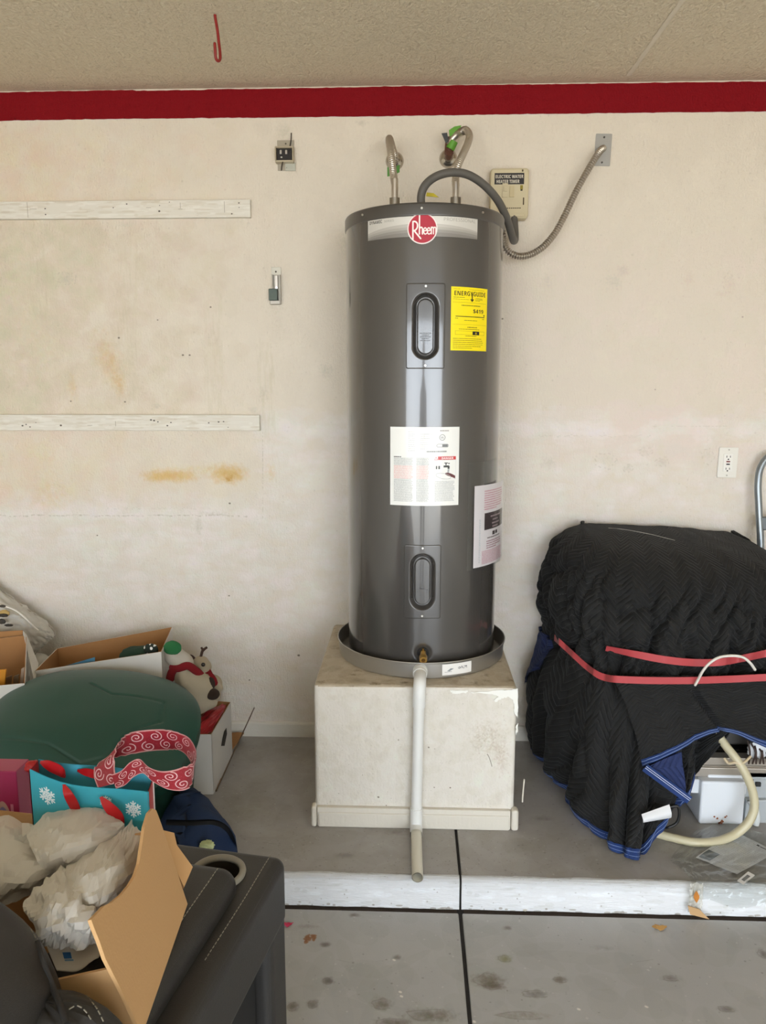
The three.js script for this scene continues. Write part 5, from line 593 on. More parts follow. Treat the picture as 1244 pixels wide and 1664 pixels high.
{ // white plastic sack behind the cartons
  const rows = [[[-90, 900, .05], [-30, 935, .05], [20, 972, .05], [48, 992, .05], [74, 1010, .05], [90, 1029, .07]], [[-95, 935, .10], [-30, 965, .12], [15, 990, .12], [45, 1005, .11], [70, 1022, .10], [86, 1036, .09]], [[-95, 985, .13], [-30, 1000, .15], [8, 1015, .15], [35, 1025, .14], [56, 1040, .12], [74, 1047, .10]], [[-95, 1060, .12], [-30, 1070, .14], [5, 1070, .14], [30, 1070, .13], [45, 1068, .12], [55, 1062, .10]]].map((q) => q.map(([x, y, z]) => atZ(x, y, z)));
  const f = displaced(rowsSurface(rows), (u, v) => 0.012 * Math.abs(fbm(u * 5, v * 5, 3)) + 0.006 * fbm(u * 13, v * 12, 8));
  const o = thing('plastic_sack', 'crumpled white translucent plastic sack against the wall in the corner', 'sack', atZ(20, 1060, 0.1).setY(0.001));
  part('film', thicken(surface(f, 60, 50), 0.002), MP({ color: '#dedad0', roughness: 0.35, transmission: 0.25, thickness: 0 }), o);
  part('rim', tube([[-90, 900, .055], [0, 957, .055], [36, 985, .055], [74, 1012, .06], [90, 1030, .075], [80, 1040, .09], [56, 1058, .10]].map(([x, y, z]) => atZ(x, y, z)), 0.0035, 60, 8), M({ color: '#a8a196', roughness: 0.5 }), o, 'grey edge of the sack'); part('rim', tube([[-40, 975, .13], [0, 980, .14], [30, 990, .14], [66, 1022, .12]].map(([x, y, z]) => atZ(x, y, z).add(V(0, 0, 0.02))), 0.003, 40, 8), M({ color: '#efece5' }), o);
  part('print', join(...[[4, 985, 6, 3], [6, 1000, 8, 4], [3, 1010, 7, 6], [14, 1016, 8, 3], [-6, 1000, 10, 5]].map(([x, y, w, h]) => blob(atZ(x, y, .185), V(w * 0.002, h * 0.0016, 0.004), 0.3, 4))), M({ color: '#3a342c' }), o, 'dark printed marks'); part('print', blob(atZ(7, 997, .178), V(0.02, 0.014, 0.006), 0.2, 3), M({ color: '#b89a5c' }), o, 'ochre printed mark');
  part('lower_body', rbox(0.30, 0.36, 0.09, 0.04, V(-1.58, 0.18, 0.075)), MP({ color: '#dedad0', roughness: 0.4 }), o);
}
{ // green moulded bin with a domed lid tilted to the room
  const o = thing('green_bin', 'large dark green plastic bin with a domed tilted lid', 'bin', V(-1.0, 0, 0.76)), gp = MP({ color: '#17463c', roughness: 0.5, clearcoat: 0.15, clearcoatRoughness: 0.4 });
  const C = V(-1.0, 0.352, 0.735), ex = V(0.985, -0.045, 0.06).normalize(), ez = V(-0.06, -0.34, 0.94).normalize(), ey = ez.clone().cross(ex).normalize(); const A = 0.345, B = 0.275, pe = 2.5;
  const groove = [[0.66, -0.30], [0.72, -0.02], [0.52, 0.22], [0.40, 0.56], [0.22, 0.66], [-0.10, 0.50], [-0.62, 0.42], [-0.52, -0.18], [-0.05, -0.42], [0.2, -0.26]];
  const segd = (x, y) => { let d = 9; for (let i = 0; i < groove.length; i++) { if (i === 6 || i === 7) continue; const a = groove[i], b = groove[(i + 1) % groove.length], dx = b[0] - a[0], dy = b[1] - a[1], t = clamp(((x - a[0]) * dx + (y - a[1]) * dy) / (dx * dx + dy * dy), 0, 1); d = Math.min(d, Math.hypot(x - a[0] - t * dx, y - a[1] - t * dy)); } return d; };
  const lid = surface((u, v) => { const th = u * Math.PI * 2, c = Math.cos(th), s = Math.sin(th), rr = Math.pow(Math.pow(Math.abs(c), pe) + Math.pow(Math.abs(s), pe), -1 / pe), k = Math.min(v * 1.12, 1), over = Math.max(v - 0.893, 0) / 0.107; const x = c * rr * k, y = s * rr * k; const h = 0.10 * Math.pow(Math.max(1 - Math.pow(k, 2.6), 0), 0.75) - 0.05 * over - 0.0035 * (1 - sstep(segd(x, y), 0, 0.022)) + 0.004 * noise(x * 2, y * 2); return C.clone().addScaledVector(ex, x * A * (1 - 0.02 * over)).addScaledVector(ez, y * B * (1 - 0.02 * over)).addScaledVector(ey, h); }, 220, 130);
  part('lid', lid, gp, o, 'smooth green domed lid with a faint moulded outline');
  const ring = (k, y) => [...Array(49)].map((_, i) => { const th = i / 48 * Math.PI * 2, c = Math.cos(th), s = Math.sin(th), rr = Math.pow(Math.pow(Math.abs(c), pe) + Math.pow(Math.abs(s), pe), -1 / pe); const p = C.clone().addScaledVector(ex, c * rr * A * k).addScaledVector(ez, s * rr * B * k).addScaledVector(ey, -0.03); if (y !== null) p.y = y; return p; });
  part('tub', surface(rowsSurface([ring(0.965, null), ring(0.86, 0.001)], false), 96, 4), M({ color: '#123a32', roughness: 0.55 }), o);
  const F = V(-0.97, 0.0, 1.06);
}
// white storage box with the plush toys
let bxTop;
{
  const fr = atY(347, 1291, 0.0), rim = [V(-0.815, 0.222, 0.472), atZ(343, 1193, fr.z), atZ(374, 1141, .17), V(-0.80, 0.232, .19)];
  const o = thing('storage_box', 'white cardboard storage box full of red fabric', 'box', V(-0.8, 0, 0.33)); const [FL, FR, BR, BL] = rim; openBox(o, rim, 0.001, kraft, cartonWhite);
  part('handle_hole', prism([[363, 1188], [366, 1183], [367, 1192], [363, 1212], [358, 1212], [360, 1200]].map(([px, py]) => { const d = ray(px, py), n = V(BR.z - FR.z, 0, FR.x - BR.x).normalize(); return EYE.clone().addScaledVector(d, FR.clone().sub(EYE).dot(n) / d.dot(n)).addScaledVector(n, n.x > 0 ? 0.003 : -0.003); }), 0.001), M({ color: '#2a241e' }), o, 'dark hand hole');
  const rd = displaced(rowsSurface([[[300, 1175, .40], [330, 1160, .33], [362, 1143, .23]], [[306, 1196, .45], [332, 1172, .40], [366, 1150, .26]], [[308, 1203, .478], [322, 1200, .47], [343, 1188, .42]]].map((q) => q.map(([x, y, z]) => atZ(x, y, z)))), (u, v) => 0.008 * fbm(u * 4, v * 4, 2));
  solo('red_fabric', thicken(surface(rd, 40, 30), 0.002), MP({ color: '#9e1a22', roughness: 0.4, sheen: 0.3 }), 'shiny red fabric spilling over the white storage box', 'fabric');
  solo('leaning_cardboard', prism([atZ(352, 1286, .44).setY(0.003), atZ(372, 1222, .20).setY(0.003), atZ(396, 1190, .04), atZ(385, 1192, .03), atZ(372, 1196, .03)].map((p) => p), 0.004), kraft, 'flat brown cardboard piece behind the white storage box', 'cardboard');
  solo('thin_stick', rod(atZ(351, 1289, .45).setY(0.004), atZ(413, 1150, .012), 0.0028, 0.0022, 8), M({ color: '#5a4a38', roughness: 0.7 }), 'thin brown stick leaning on the wall beside the storage box', 'stick');
}
{ // plush snowman and reindeer
  const Z = .34, p = (x, y, dz = 0) => atZ(x, y, Z + dz), pl = (c) => MP({ color: c, roughness: 0.95, sheen: 0.4, sheenRoughness: 0.8, bumpMap: again(bumpFine, 0.03), bumpScale: 0.002 });
  const sn = thing('plush_snowman', 'cream plush snowman with green-topped hat and red scarf', 'plush toy', p(315, 1165));
  part('body', field([[p(318, 1128), p(322, 1118), 0.062, 0.058], [p(305, 1102), p(312, 1112), 0.045, 0.052], [p(294, 1083), p(297, 1088), 0.033, 0.034], [p(297, 1097, .04), p(300, 1110, .05), 0.013, 0.015], [p(318, 1152, .02), p(345, 1142, .01), 0.022, 0.018]], 0.02, 0.006), pl('#cbbfa6'), sn);
  part('hat', field([[p(283, 1066), p(297, 1078), 0.034, 0.038], [p(280, 1060), p(284, 1066), 0.03, 0.03]], 0.01, 0.005), pl('#d8cfc0'), sn, 'cream knitted hat'); part('hat_patch', blob(p(280, 1053, .02), V(0.032, 0.026, 0.02), 0.05, 3), pl('#2f7d48'), sn, 'green top of the hat');
  part('scarf', join(tube([p(279, 1084, .02), p(290, 1086, .035), p(305, 1082, .034), p(318, 1090, .02), p(326, 1097, .0)], 0.014, 24, 10), tube([p(284, 1085, .03), p(279, 1093, .03), p(276, 1104, .025)], 0.015, 12, 10)), pl('#9c1420'), sn, 'red scarf');
  const rd = thing('plush_reindeer', 'small plush reindeer with dark antlers, brown paws and red scarf', 'plush toy', p(345, 1150, -.08)); const q = (x, y, dz = -.06) => p(x, y, dz);
  part('body', field([[q(345, 1112), q(340, 1128), 0.036, 0.042], [q(326, 1080), q(330, 1084), 0.032, 0.03], [q(331, 1083, -.03), q(332, 1085, -.02), 0.022, 0.02], [q(352, 1112, -.04), q(356, 1118, -.03), 0.016, 0.014]], 0.015, 0.005), pl('#c4b59c'), rd); part('nose', blob(q(330, 1080, .008), V(0.0075, 0.0075, 0.006)), M({ color: '#17120e', roughness: 0.3 }), rd, 'black button nose');
  const an = M({ color: '#3f2a20', roughness: 0.9 }); part('antler', join(tube([q(326, 1068), q(328, 1060), q(330, 1054)], 0.005, 8, 8), tube([q(329, 1058), q(333, 1054), q(336, 1052)], 0.0045, 8, 8), tube([q(329, 1056), q(327, 1052)], 0.004, 6, 8)), an, rd); part('antler', tube([q(318, 1074), q(313, 1068), q(309, 1066), q(306, 1069)], 0.006, 10, 8), an, rd);
  part('paw', blob(q(341, 1112, .0), V(0.018, 0.026, 0.02), 0.05), pl('#3a2b22'), rd, 'dark brown paw'); part('paw', blob(q(345, 1128, .02), V(0.026, 0.02, 0.02), 0.05), pl('#3a2b22'), rd, 'dark brown paw');
  part('scarf', join(tube([q(318, 1093, -.02), q(328, 1096, -.015), q(337, 1091, -.02), q(342, 1098, -.03)], 0.011, 20, 8), tube([q(340, 1095, -.02), q(347, 1103, -.02), q(350, 1112, -.03)], 0.010, 12, 8)), pl('#9c1420'), rd, 'red scarf');
}
{ // navy bag on the slab
  const o = thing('navy_bag', 'slumped navy blue cloth bag with black strap on the slab', 'bag', V(-0.68, 0, 0.85)), nb = M({ color: '#0e2c55', roughness: 0.7, bumpMap: again(bumpCloth, 0.02), bumpScale: 0.0006 });
  const g = blob(V(-0.625, 0.07, 0.86), V(0.125, 0.15, 0.13), 0.10, 1.6); const p = g.attributes.position; for (let i = 0; i < p.count; i++) { const x = p.getX(i), y = p.getY(i), z = p.getZ(i); p.setXYZ(i, x - Math.max(y, 0) * 0.35 * (x > -0.625 ? 1 : 0), Math.max(y + 0.01 * Math.sin(x * 60 + z * 30) * sstep(y, 0.02, 0.1), 0.002), z); } g.computeVertexNormals(); part('body', g, nb, o);
  part('strap', ribbon([atY(385, 1390, .01), atZ(380, 1366, .86), atZ(368, 1345, .92), atZ(345, 1335, .985), atZ(310, 1336, 1.03), atZ(270, 1335, 1.04)], () => V(0.25, 0.6, 0.6), 0.045, 50, 0.004), M({ color: '#16161a', roughness: 0.7 }), o, 'black webbing strap'); 
  solo('crumpled_wrapper', blob(atZ(336, 1374, .97), V(0.02, 0.014, 0.015), 0.35, 4), M({ color: '#c7d3a0', roughness: 0.5 }), 'pale yellow green crumpled wrapper beside the navy bag', 'wrapper');
}
// ---------------------------------------------------------------- the black leather recliner in front, with a carton of wrapping things
const leather = MP({ color: '#2a2826', roughness: 0.48, bumpMap: bumpLeather, bumpScale: 0.0005, clearcoat: 0.08, clearcoatRoughness: 0.4 }), thread = M({ color: '#8d8879', roughness: 0.8 });
{
  const TH = THREE.MathUtils.degToRad(-10), O = V(-0.240, 0, 1.562), mtx = new THREE.Matrix4().makeRotationY(TH).setPosition(O), L = (x, y, z) => V(x, y, z).applyMatrix4(mtx), put = (g) => g.applyMatrix4(mtx);
  const sf = thing('recliner_sofa', 'charcoal leather recliner sofa with stitched arm and cup holder', 'sofa', V(-0.5, LOW, 2.0));
  const rb = (x0, x1, y0, y1, z0, z1, r, seg = 5) => { const g = new RoundedBoxGeometry(x1 - x0, y1 - y0, z1 - z0, seg, r); metreUV(g); g.translate((x0 + x1) / 2, (y0 + y1) / 2, (z0 + z1) / 2); return put(g); };
  // arm: upholstered shell with the cup well cut out of its top
  const cup = atY(358, 1421, 0.5).applyMatrix4(mtx.clone().invert());
  { const ev = new Evaluator(), a = new Brush(rb(-0.265, 0, 0.36, 0.500, 0, 0.98, 0.022, 6)), b = new Brush(put(new THREE.CylinderGeometry(0.044, 0.044, 0.16, 40).translate(cup.x - 0.006, 0.49, cup.z))); a.updateMatrixWorld(); b.updateMatrixWorld(); part('arm_shell', ev.evaluate(a, b, SUBTRACTION).geometry, leather, sf); }
  part('arm_post', rb(-0.262, -0.002, LOW + 0.012, 0.46, 0.002, 0.095, 0.02), leather, sf);
  part('arm_post', rb(-0.262, -0.002, LOW + 0.012, 0.46, 0.86, 0.975, 0.02), leather, sf);
  part('arm_core', rb(-0.24, -0.03, LOW + 0.02, 0.40, 0.10, 0.87, 0.01), M({ color: '#101112', roughness: 0.8 }), sf, 'black underside cloth');
  const pad = rb(-0.27, -0.050, 0.47, 0.543, 0.105, 1.0, 0.034, 6); part('arm_pad', pad, leather, sf, 'padded leather arm cushion');
  const st = (pts, n = 1) => { const c = curve(pts), len = c.getLength(), k = Math.floor(len / 0.009), gs = []; for (let i = 0; i < k; i++) { const a = c.getPointAt(i / k), b = c.getPointAt((i + 0.62) / k); gs.push(rod(a, b, 0.0009, 0.0009, 5)); } return join(gs); };
  part('stitching', st([L(-0.085, 0.5435, 0.13), L(-0.085, 0.5442, 0.4), L(-0.085, 0.5442, 0.98)]), thread, sf, 'pale stitching along the arm pad'); part('stitching', st([L(-0.03, 0.5005, 0.012), L(-0.03, 0.5012, 0.06), L(-0.03, 0.501, 0.14), L(-0.034, 0.501, 0.3)]), thread, sf, 'pale stitching along the arm edge');
  const rg = new THREE.TorusGeometry(0.047, 0.0065, 12, 48); rg.rotateX(Math.PI / 2); rg.translate(cup.x - 0.006, 0.5025, cup.z); const ring = part('cup_ring', put(rg), M({ color: '#8c877b', roughness: 0.4 }), sf, 'grey-beige ring of the cup holder');
  part('cup_well', put(lathe([[0, 0.425], [0.036, 0.4255], [0.0425, 0.434], [0.0435, 0.501]], V(cup.x - 0.006, 0, cup.z), 40)), M({ color: '#2c251b', roughness: 0.6 }), ring, 'dark cup well');
  part('seat', rb(-0.98, -0.26, LOW + 0.14, 0.335, 0.02, 0.62, 0.05), leather, sf); part('base', rb(-0.98, -0.25, LOW + 0.01, LOW + 0.2, 0.04, 0.95, 0.01), M({ color: '#151515' }), sf);
  // back cushion seen from behind, bulging, with piped double-stitched seams
  const sup = (c, r, n, seg = 90) => surface((u, v) => { const a = u * 2 * Math.PI, b = (0.5 - v) * Math.PI, f = (t, e) => Math.sign(t) * Math.pow(Math.abs(t), 2 / e); return L(c.x + r.x * f(Math.cos(b), n) * f(Math.cos(a), n), c.y + r.y * f(Math.sin(b), n) + 0.004 * noise(u * 20, v * 12), c.z + r.z * f(Math.cos(b), n) * f(Math.sin(a), n)); }, seg, 60, 2.2, 1.3);
  const inv = mtx.clone().invert(), W2 = (x, y, z) => V(x, y, z).applyMatrix4(inv);
  part('back_cushion', sup(W2(-0.765, 0.465, 2.14), V(0.33, 0.33, 0.20), 3.5), leather, sf, 'bulging leather back cushion');
  part('side_roll', sup(W2(-0.45, 0.53, 2.11), V(0.12, 0.125, 0.065), 2.4, 50), leather, sf, 'creased leather side roll');
  const sfCast = sf; sfCast.updateMatrixWorld(true);
  const rc = new THREE.Raycaster(); const onSofa = (px, py, lift = 0.002) => { const d = ray(px, py).normalize(); rc.set(EYE, d); const h = rc.intersectObjects(sf.children.filter((m) => /cushion|headrest|roll/.test(m.name)), false); return h.length ? h[0].point.clone().addScaledVector(d, -lift) : null; };
  const seam = (arr, name, fn, label) => { const pts = arr.map(([x, y]) => onSofa(x, y)).filter(Boolean); if (pts.length > 2) part(name, fn(pts), name === 'stitching' ? thread : leather, sf, label); };
  seam([[0, 1476], [12, 1469], [24, 1462], [34, 1458]], 'stitching', st, 'pale stitching on the headrest'); seam([[24, 1482], [36, 1490], [50, 1510], [62, 1535], [68, 1560], [80, 1590], [92, 1612], [104, 1640], [112, 1662]], 'stitching', st, 'pale stitching on the back cushion'); seam([[66, 1560], [78, 1563], [90, 1575], [98, 1590]], 'stitching', st, 'pale stitching on the back cushion');
  seam([[20, 1478], [34, 1484], [48, 1502], [60, 1530], [70, 1565], [84, 1600], [100, 1640], [108, 1664]], 'piping', (p) => tube(p, 0.004, 60, 8), 'leather piping');
  seam([[120, 1600], [140, 1618], [158, 1640], [170, 1664]], 'stitching', st, 'pale stitching on the side roll'); seam([[112, 1640], [125, 1634], [138, 1642], [150, 1660]], 'stitching', st, 'pale stitching on the side roll');
}
{ // shipping carton leaning on the arm
  const cardboard = M({ color: '#c59c6b', roughness: 0.8, bumpMap: again(bumpFine, 0.25), bumpScale: 0.0003 });
  const B1 = atY(300, 1470, .546), B2 = atY(232, 1664, .546), up = V(-Math.sin(0.262), Math.cos(0.262), 0), lf = V(-Math.cos(0.262), -Math.sin(0.262), 0), W = 0.37;
  const nR = B2.clone().sub(B1).cross(up).normalize(), onP = (px, py, p0, n) => { const d = ray(px, py); return EYE.clone().addScaledVector(d, p0.clone().sub(EYE).dot(n) / d.dot(n)); };
  const o = thing('shipping_carton', 'brown shipping carton with torn side wall leaning on the sofa arm', 'box', B1.clone().add(B2).multiplyScalar(0.5));
  const torn = [[300, 1470], [258, 1342], [249, 1318], [243, 1315], [237, 1322], [230, 1345], [226, 1372], [221, 1405], [214, 1425], [205, 1440], [192, 1455], [176, 1468], [163, 1474], [156, 1482], [142, 1496], [147, 1510], [156, 1532], [165, 1559], [190, 1608], [216, 1664], [222, 1690], [232, 1664]].map(([x, y]) => onP(x, y, B1, nR));
  part('side_wall', prism(torn.reverse(), 0.005), cardboard, o, 'torn brown side wall');
  const crease = [[258, 1345], [236, 1395], [214, 1450], [200, 1485]].map(([x, y]) => onP(x, y, B1, nR).addScaledVector(nR, nR.x > 0 ? 0.0006 : -0.0006)); part('crease', tube(crease, 0.0012, 20, 5), M({ color: '#c9a274', roughness: 0.8 }), o);
  const e = B2.clone().sub(B1).normalize(), F1 = B2.clone().addScaledVector(e, 0.02), T = (p, h) => p.clone().addScaledVector(up, h);
  part('front_wall', prism([F1, T(F1, 0.105), T(F1, 0.105).addScaledVector(lf, W), F1.clone().addScaledVector(lf, W)], 0.004), cardboard, o);
  part('back_wall', prism([B1, T(B1, 0.14), T(B1, 0.15).addScaledVector(lf, W), B1.clone().addScaledVector(lf, W)], 0.004), cardboard, o); part('left_wall', prism([B1.clone().addScaledVector(lf, W), T(B1, 0.15).addScaledVector(lf, W), T(F1, 0.12).addScaledVector(lf, W), F1.clone().addScaledVector(lf, W)], 0.004), cardboard, o);
  part('bottom', prism([B1, F1, F1.clone().addScaledVector(lf, W), B1.clone().addScaledVector(lf, W)], 0.004), cardboard, o);
  part('flap', prism([atZ(257, 1350, 1.70), atZ(284, 1351, 1.70), atZ(288, 1372, 1.715), atZ(311, 1413, 1.73), atZ(300, 1440, 1.77), atZ(266, 1375, 1.72)], 0.006), cardboard, o, 'bent-out corner flap');
  part('flap', prism([atZ(-40, 1312, 1.62), atZ(58, 1322, 1.62), atZ(58, 1346, 1.63), atZ(-40, 1350, 1.63)], 0.004), cardboard, o, 'upright rear flap');
  // tissue paper and a white mailer inside
  const tissue = MP({ color: '#dad5cb', roughness: 0.85, transmission: 0.15, thickness: 0 });
  const crumple = (rows, amp, f, seed) => { const ridge = (x, y, z) => 1 - 2 * Math.abs(noise(x, y, z)); return displaced(rowsSurface(rows.map((q) => q.map(([x, y, h]) => atY(x, y, h)))), (u, v) => amp * (0.55 * ridge(u * f + seed, v * f, seed) + 0.3 * ridge(u * f * 2.1, v * f * 2.3 + seed, 4) + 0.35 * noise(u * f * 0.7, v * f * 0.8, seed + 2))); };
  const sheet = (rows, amp, f, seed, label) => solo('tissue_paper', (() => { const g = surface(crumple(rows, amp * 0.9, f * 1.05, seed), 24, 18), R = rng(seed), p = g.attributes.position; for (let i = 0; i < p.count; i++) p.setXYZ(i, p.getX(i) + (R() - 0.5) * 0.0012, p.getY(i) + (R() - 0.5) * 0.0012, p.getZ(i) + (R() - 0.5) * 0.0012); return toCreasedNormals(g, 0.3); })(), tissue, label, 'paper', 'crumpled papers in the shipping carton');
  sheet([[[-60, 1322, .62], [0, 1330, .63], [52, 1348, .64], [70, 1360, .64]], [[-60, 1370, .64], [0, 1375, .655], [60, 1390, .66], [110, 1395, .655]], [[-60, 1425, .64], [0, 1425, .655], [50, 1425, .66], [112, 1412, .65]], [[-60, 1470, .60], [-10, 1470, .61], [38, 1452, .62], [108, 1428, .62]]], 0.014, 3.2, 2, 'large smooth sheet of white tissue beside the sofa back');
  sheet([[[46, 1360, .655], [85, 1325, .665], [140, 1309, .665], [178, 1313, .655]], [[50, 1375, .675], [95, 1350, .695], [150, 1335, .69], [192, 1340, .66]], [[66, 1400, .675], [100, 1385, .69], [150, 1370, .685], [200, 1352, .65]], [[86, 1418, .65], [108, 1408, .66], [150, 1390, .66], [198, 1362, .64]]], 0.012, 3, 9, 'bulging white tissue tucked against the gift bag');
  sheet([[[112, 1412, .655], [150, 1385, .665], [190, 1362, .665], [214, 1340, .65]], [[108, 1440, .67], [145, 1420, .69], [190, 1395, .685], [221, 1362, .66]], [[112, 1462, .67], [150, 1455, .69], [190, 1430, .68], [216, 1410, .65]], [[130, 1480, .64], [155, 1476, .65], [180, 1466, .65], [206, 1440, .63]]], 0.016, 3.4, 15, 'tightly crumpled white tissue along the torn carton edge');
  sheet([[[50, 1462, .65], [80, 1435, .66], [105, 1422, .66], [130, 1450, .65]], [[46, 1480, .66], [85, 1465, .685], [120, 1465, .685], [152, 1482, .66]], [[62, 1510, .655], [90, 1500, .675], [130, 1495, .675], [150, 1500, .655]], [[72, 1530, .63], [100, 1530, .635], [130, 1530, .635], [158, 1526, .625]]], 0.018, 3.6, 23, 'crumpled white tissue wad above the white mailer');
  const ml = canvasTex(300, 200, (c, w, h) => { c.fillStyle = '#dcd7cf'; c.fillRect(0, 0, w, h); c.fillStyle = '#2a6fb8'; c.fillRect(84, 104, 52, 34); c.fillStyle = '#6f9cc8'; c.fillRect(84, 142, 60, 8); c.fillStyle = '#a39d94'; c.fillRect(110, 50, 90, 8); c.fillRect(120, 64, 70, 6); });
  solo('paper_mailer', thicken(surface(rowsSurface([[[70, 1520, .612], [112, 1518, .614], [154, 1516, .612]], [[80, 1548, .608], [118, 1546, .61], [162, 1550, .608]], [[92, 1576, .604], [124, 1577, .604], [150, 1562, .604]]].map((q) => q.map(([x, y, h]) => atY(x, y, h)))), 20, 14), 0.002), M({ map: ml, roughness: 0.6 }), 'white paper mailer with a blue print under the tissue', 'mailer');
}
{ // gift bag with snowflakes, ribbon, toy box
  const flake = (c, x, y, r) => { c.save(); c.translate(x, y); c.strokeStyle = '#e6eef0'; c.lineWidth = r * 0.17; c.lineCap = 'round'; for (let i = 0; i < 6; i++) { c.rotate(Math.PI / 3); c.beginPath(); c.moveTo(0, r * 0.12); c.lineTo(0, r); c.moveTo(0, r * 0.55); c.lineTo(r * 0.28, r * 0.82); c.moveTo(0, r * 0.55); c.lineTo(-r * 0.28, r * 0.82); c.moveTo(0, r * 0.3); c.lineTo(r * 0.22, r * 0.45); c.moveTo(0, r * 0.3); c.lineTo(-r * 0.22, r * 0.45); c.stroke(); } c.restore(); };
  const face = canvasTex(640, 1180, (c, w, h) => { c.fillStyle = '#3aa3b4'; c.fillRect(0, 0, w, h); for (const [x, y, r] of [[92, 105, 46], [400, 78, 32], [548, 112, 46], [250, 330, 46], [520, 420, 46], [90, 440, 46], [300, 640, 46], [500, 800, 46]]) flake(c, x, y, r); });
  const gb = thing('gift_bag', 'turquoise paper gift bag with white snowflakes and red ribbon handles', 'gift bag', V(-0.56, 0.336, 1.66));
  const fz = 1.715, bz = 1.655, FL = atZ(48, 1250, fz), FR = atZ(241, 1287, fz), BL = atZ(62, 1234, bz), BR = atZ(247, 1262, bz); const dn = (p) => p.clone().setY(0.338);
  const panel = (a, b, sag) => surface((u, v) => { const p = a.clone().lerp(b, u).lerp(dn(a).lerp(dn(b), u), v); p.y += sag * Math.sin(u * 3.14) * (1 - v); p.z += 0.006 * Math.sin(u * 6.28) * (1 - v); return p; }, 24, 16);
  const teal = M({ map: face, roughness: 0.45 }), redm = MP({ color: '#b3151c', roughness: 0.4 });
  part('front_panel', thicken(panel(FL, FR, -0.012), 0.0015), teal, gb); part('back_panel', thicken(panel(BL, BR, 0.004), 0.0015), M({ color: '#4aa9c0', roughness: 0.5 }), gb); part('gusset', thicken(panel(FR.clone().add(V(0, -0.002, 0)), BR, -0.004), 0.0015), redm, gb, 'red side gusset'); part('gusset', thicken(panel(FL, BL, -0.004), 0.0015), redm, gb, 'red side gusset');
  part('white_edge', thicken(surface((u, v) => BR.clone().add(V(u * 0.004, -v * 0.12, 0.004)), 2, 6), 0.001), M({ color: '#e8e6e2' }), gb);
  const rib = (pts, w, up) => thicken(surface((u, v) => { const c = curve(pts); const p = c.getPoint(u); return p.addScaledVector(up, (v - 0.5) * w * Math.pow(Math.sin(Math.PI * clamp(u, 0.04, 0.96)), 0.6)); }, 24, 4), 0.001);
  part('handle', rib([atZ(104, 1275, fz + .006), atZ(112, 1292, fz + .018), atZ(122, 1312, fz + .01), atZ(126, 1322, fz + .004)], 0.019, V(1, 0.1, 0)), redm, gb, 'red ribbon handle'); part('handle', rib([atZ(164, 1295, fz + .006), atZ(178, 1312, fz + .018), atZ(192, 1328, fz + .014), atZ(200, 1345, fz + .006)], 0.021, V(0.9, 0.5, 0)), redm, gb, 'red ribbon handle'); part('handle', rib([atZ(66, 1238, bz + .02), atZ(80, 1244, bz + .03), atZ(100, 1254, bz + .03), atZ(106, 1262, bz + .02)], 0.02, V(0.3, 1, 0)), redm, gb, 'red ribbon handle'); part('handle', rib([atZ(126, 1252, bz + .01), atZ(142, 1255, bz + .02), atZ(160, 1260, bz + .02), atZ(170, 1266, bz + .01)], 0.016, V(0.2, 1, 0)), redm, gb, 'red ribbon handle');
  // wired ribbon loop
  const swirl = canvasTex(1024, 128, (c, w, h) => { const R = rng(121); c.fillStyle = '#9c2632'; c.fillRect(0, 0, w, h); c.strokeStyle = '#e3c3c1'; c.lineWidth = 4.5; for (let i = 0; i < 26; i++) { const x = (i + 0.5) * w / 26, y = 36 + (i % 2) * 54 + R() * 8, s = R() < 0.5 ? 1 : -1; c.beginPath(); for (let t = 0; t < 11; t += 0.3) { const r = 3 + t * 2.5; const xx = x + Math.cos(t) * r * s, yy = y + Math.sin(t) * r; t ? c.lineTo(xx, yy) : c.moveTo(xx, yy); } c.stroke(); } c.fillStyle = '#cf9a97'; c.fillRect(0, 0, w, 7); c.fillRect(0, h - 7, w, 7); for (let i = 0; i < 800; i++) { c.fillStyle = 'rgba(240,210,206,.5)'; c.fillRect(R() * w, R() * h, 1.5, 1.5); } });
  swirl.repeat.set(1, 1);
  const R3 = (a) => a.map(([x, y, z]) => atZ(x, y, z)); const wid = 0.047;
  const mid = R3([[176, 1276, 1.715], [170, 1258, 1.70], [172, 1236, 1.69], [188, 1219, 1.67], [215, 1208, 1.65], [250, 1203, 1.64], [285, 1204, 1.65], [305, 1214, 1.67], [315, 1235, 1.69], [312, 1255, 1.71], [296, 1266, 1.73], [270, 1268, 1.74], [245, 1258, 1.74], [230, 1245, 1.735], [215, 1250, 1.73], [200, 1264, 1.725], [185, 1270, 1.72]]);
  const rbn = curve(mid), upf = (u) => V(u < 0.12 ? 0.9 : u < 0.2 ? 0.6 : u > 0.40 && u < 0.62 ? 0.35 : -0.1, u < 0.12 ? 0.35 : 1, u > 0.4 && u < 0.62 ? 0.5 : 0.25);
  const ug = (u) => { const a = upf(clamp(u - 0.03, 0, 1)), b = upf(u), c = upf(clamp(u + 0.03, 0, 1)); return a.add(b).add(c).normalize(); };
  const wr = (u) => wid * (1 - 0.35 * sstep(u, 0.66, 0.8)); solo('wired_ribbon', thicken(surface((u, v) => rbn.getPointAt(u).addScaledVector(ug(u), (0.5 - v) * wr(u)), 160, 6), 0.0008), MP({ map: swirl, roughness: 0.4, transmission: 0.2, thickness: 0, sheen: 0.4 }), 'loop of sheer red ribbon with silver swirls above the gift bag', 'ribbon');
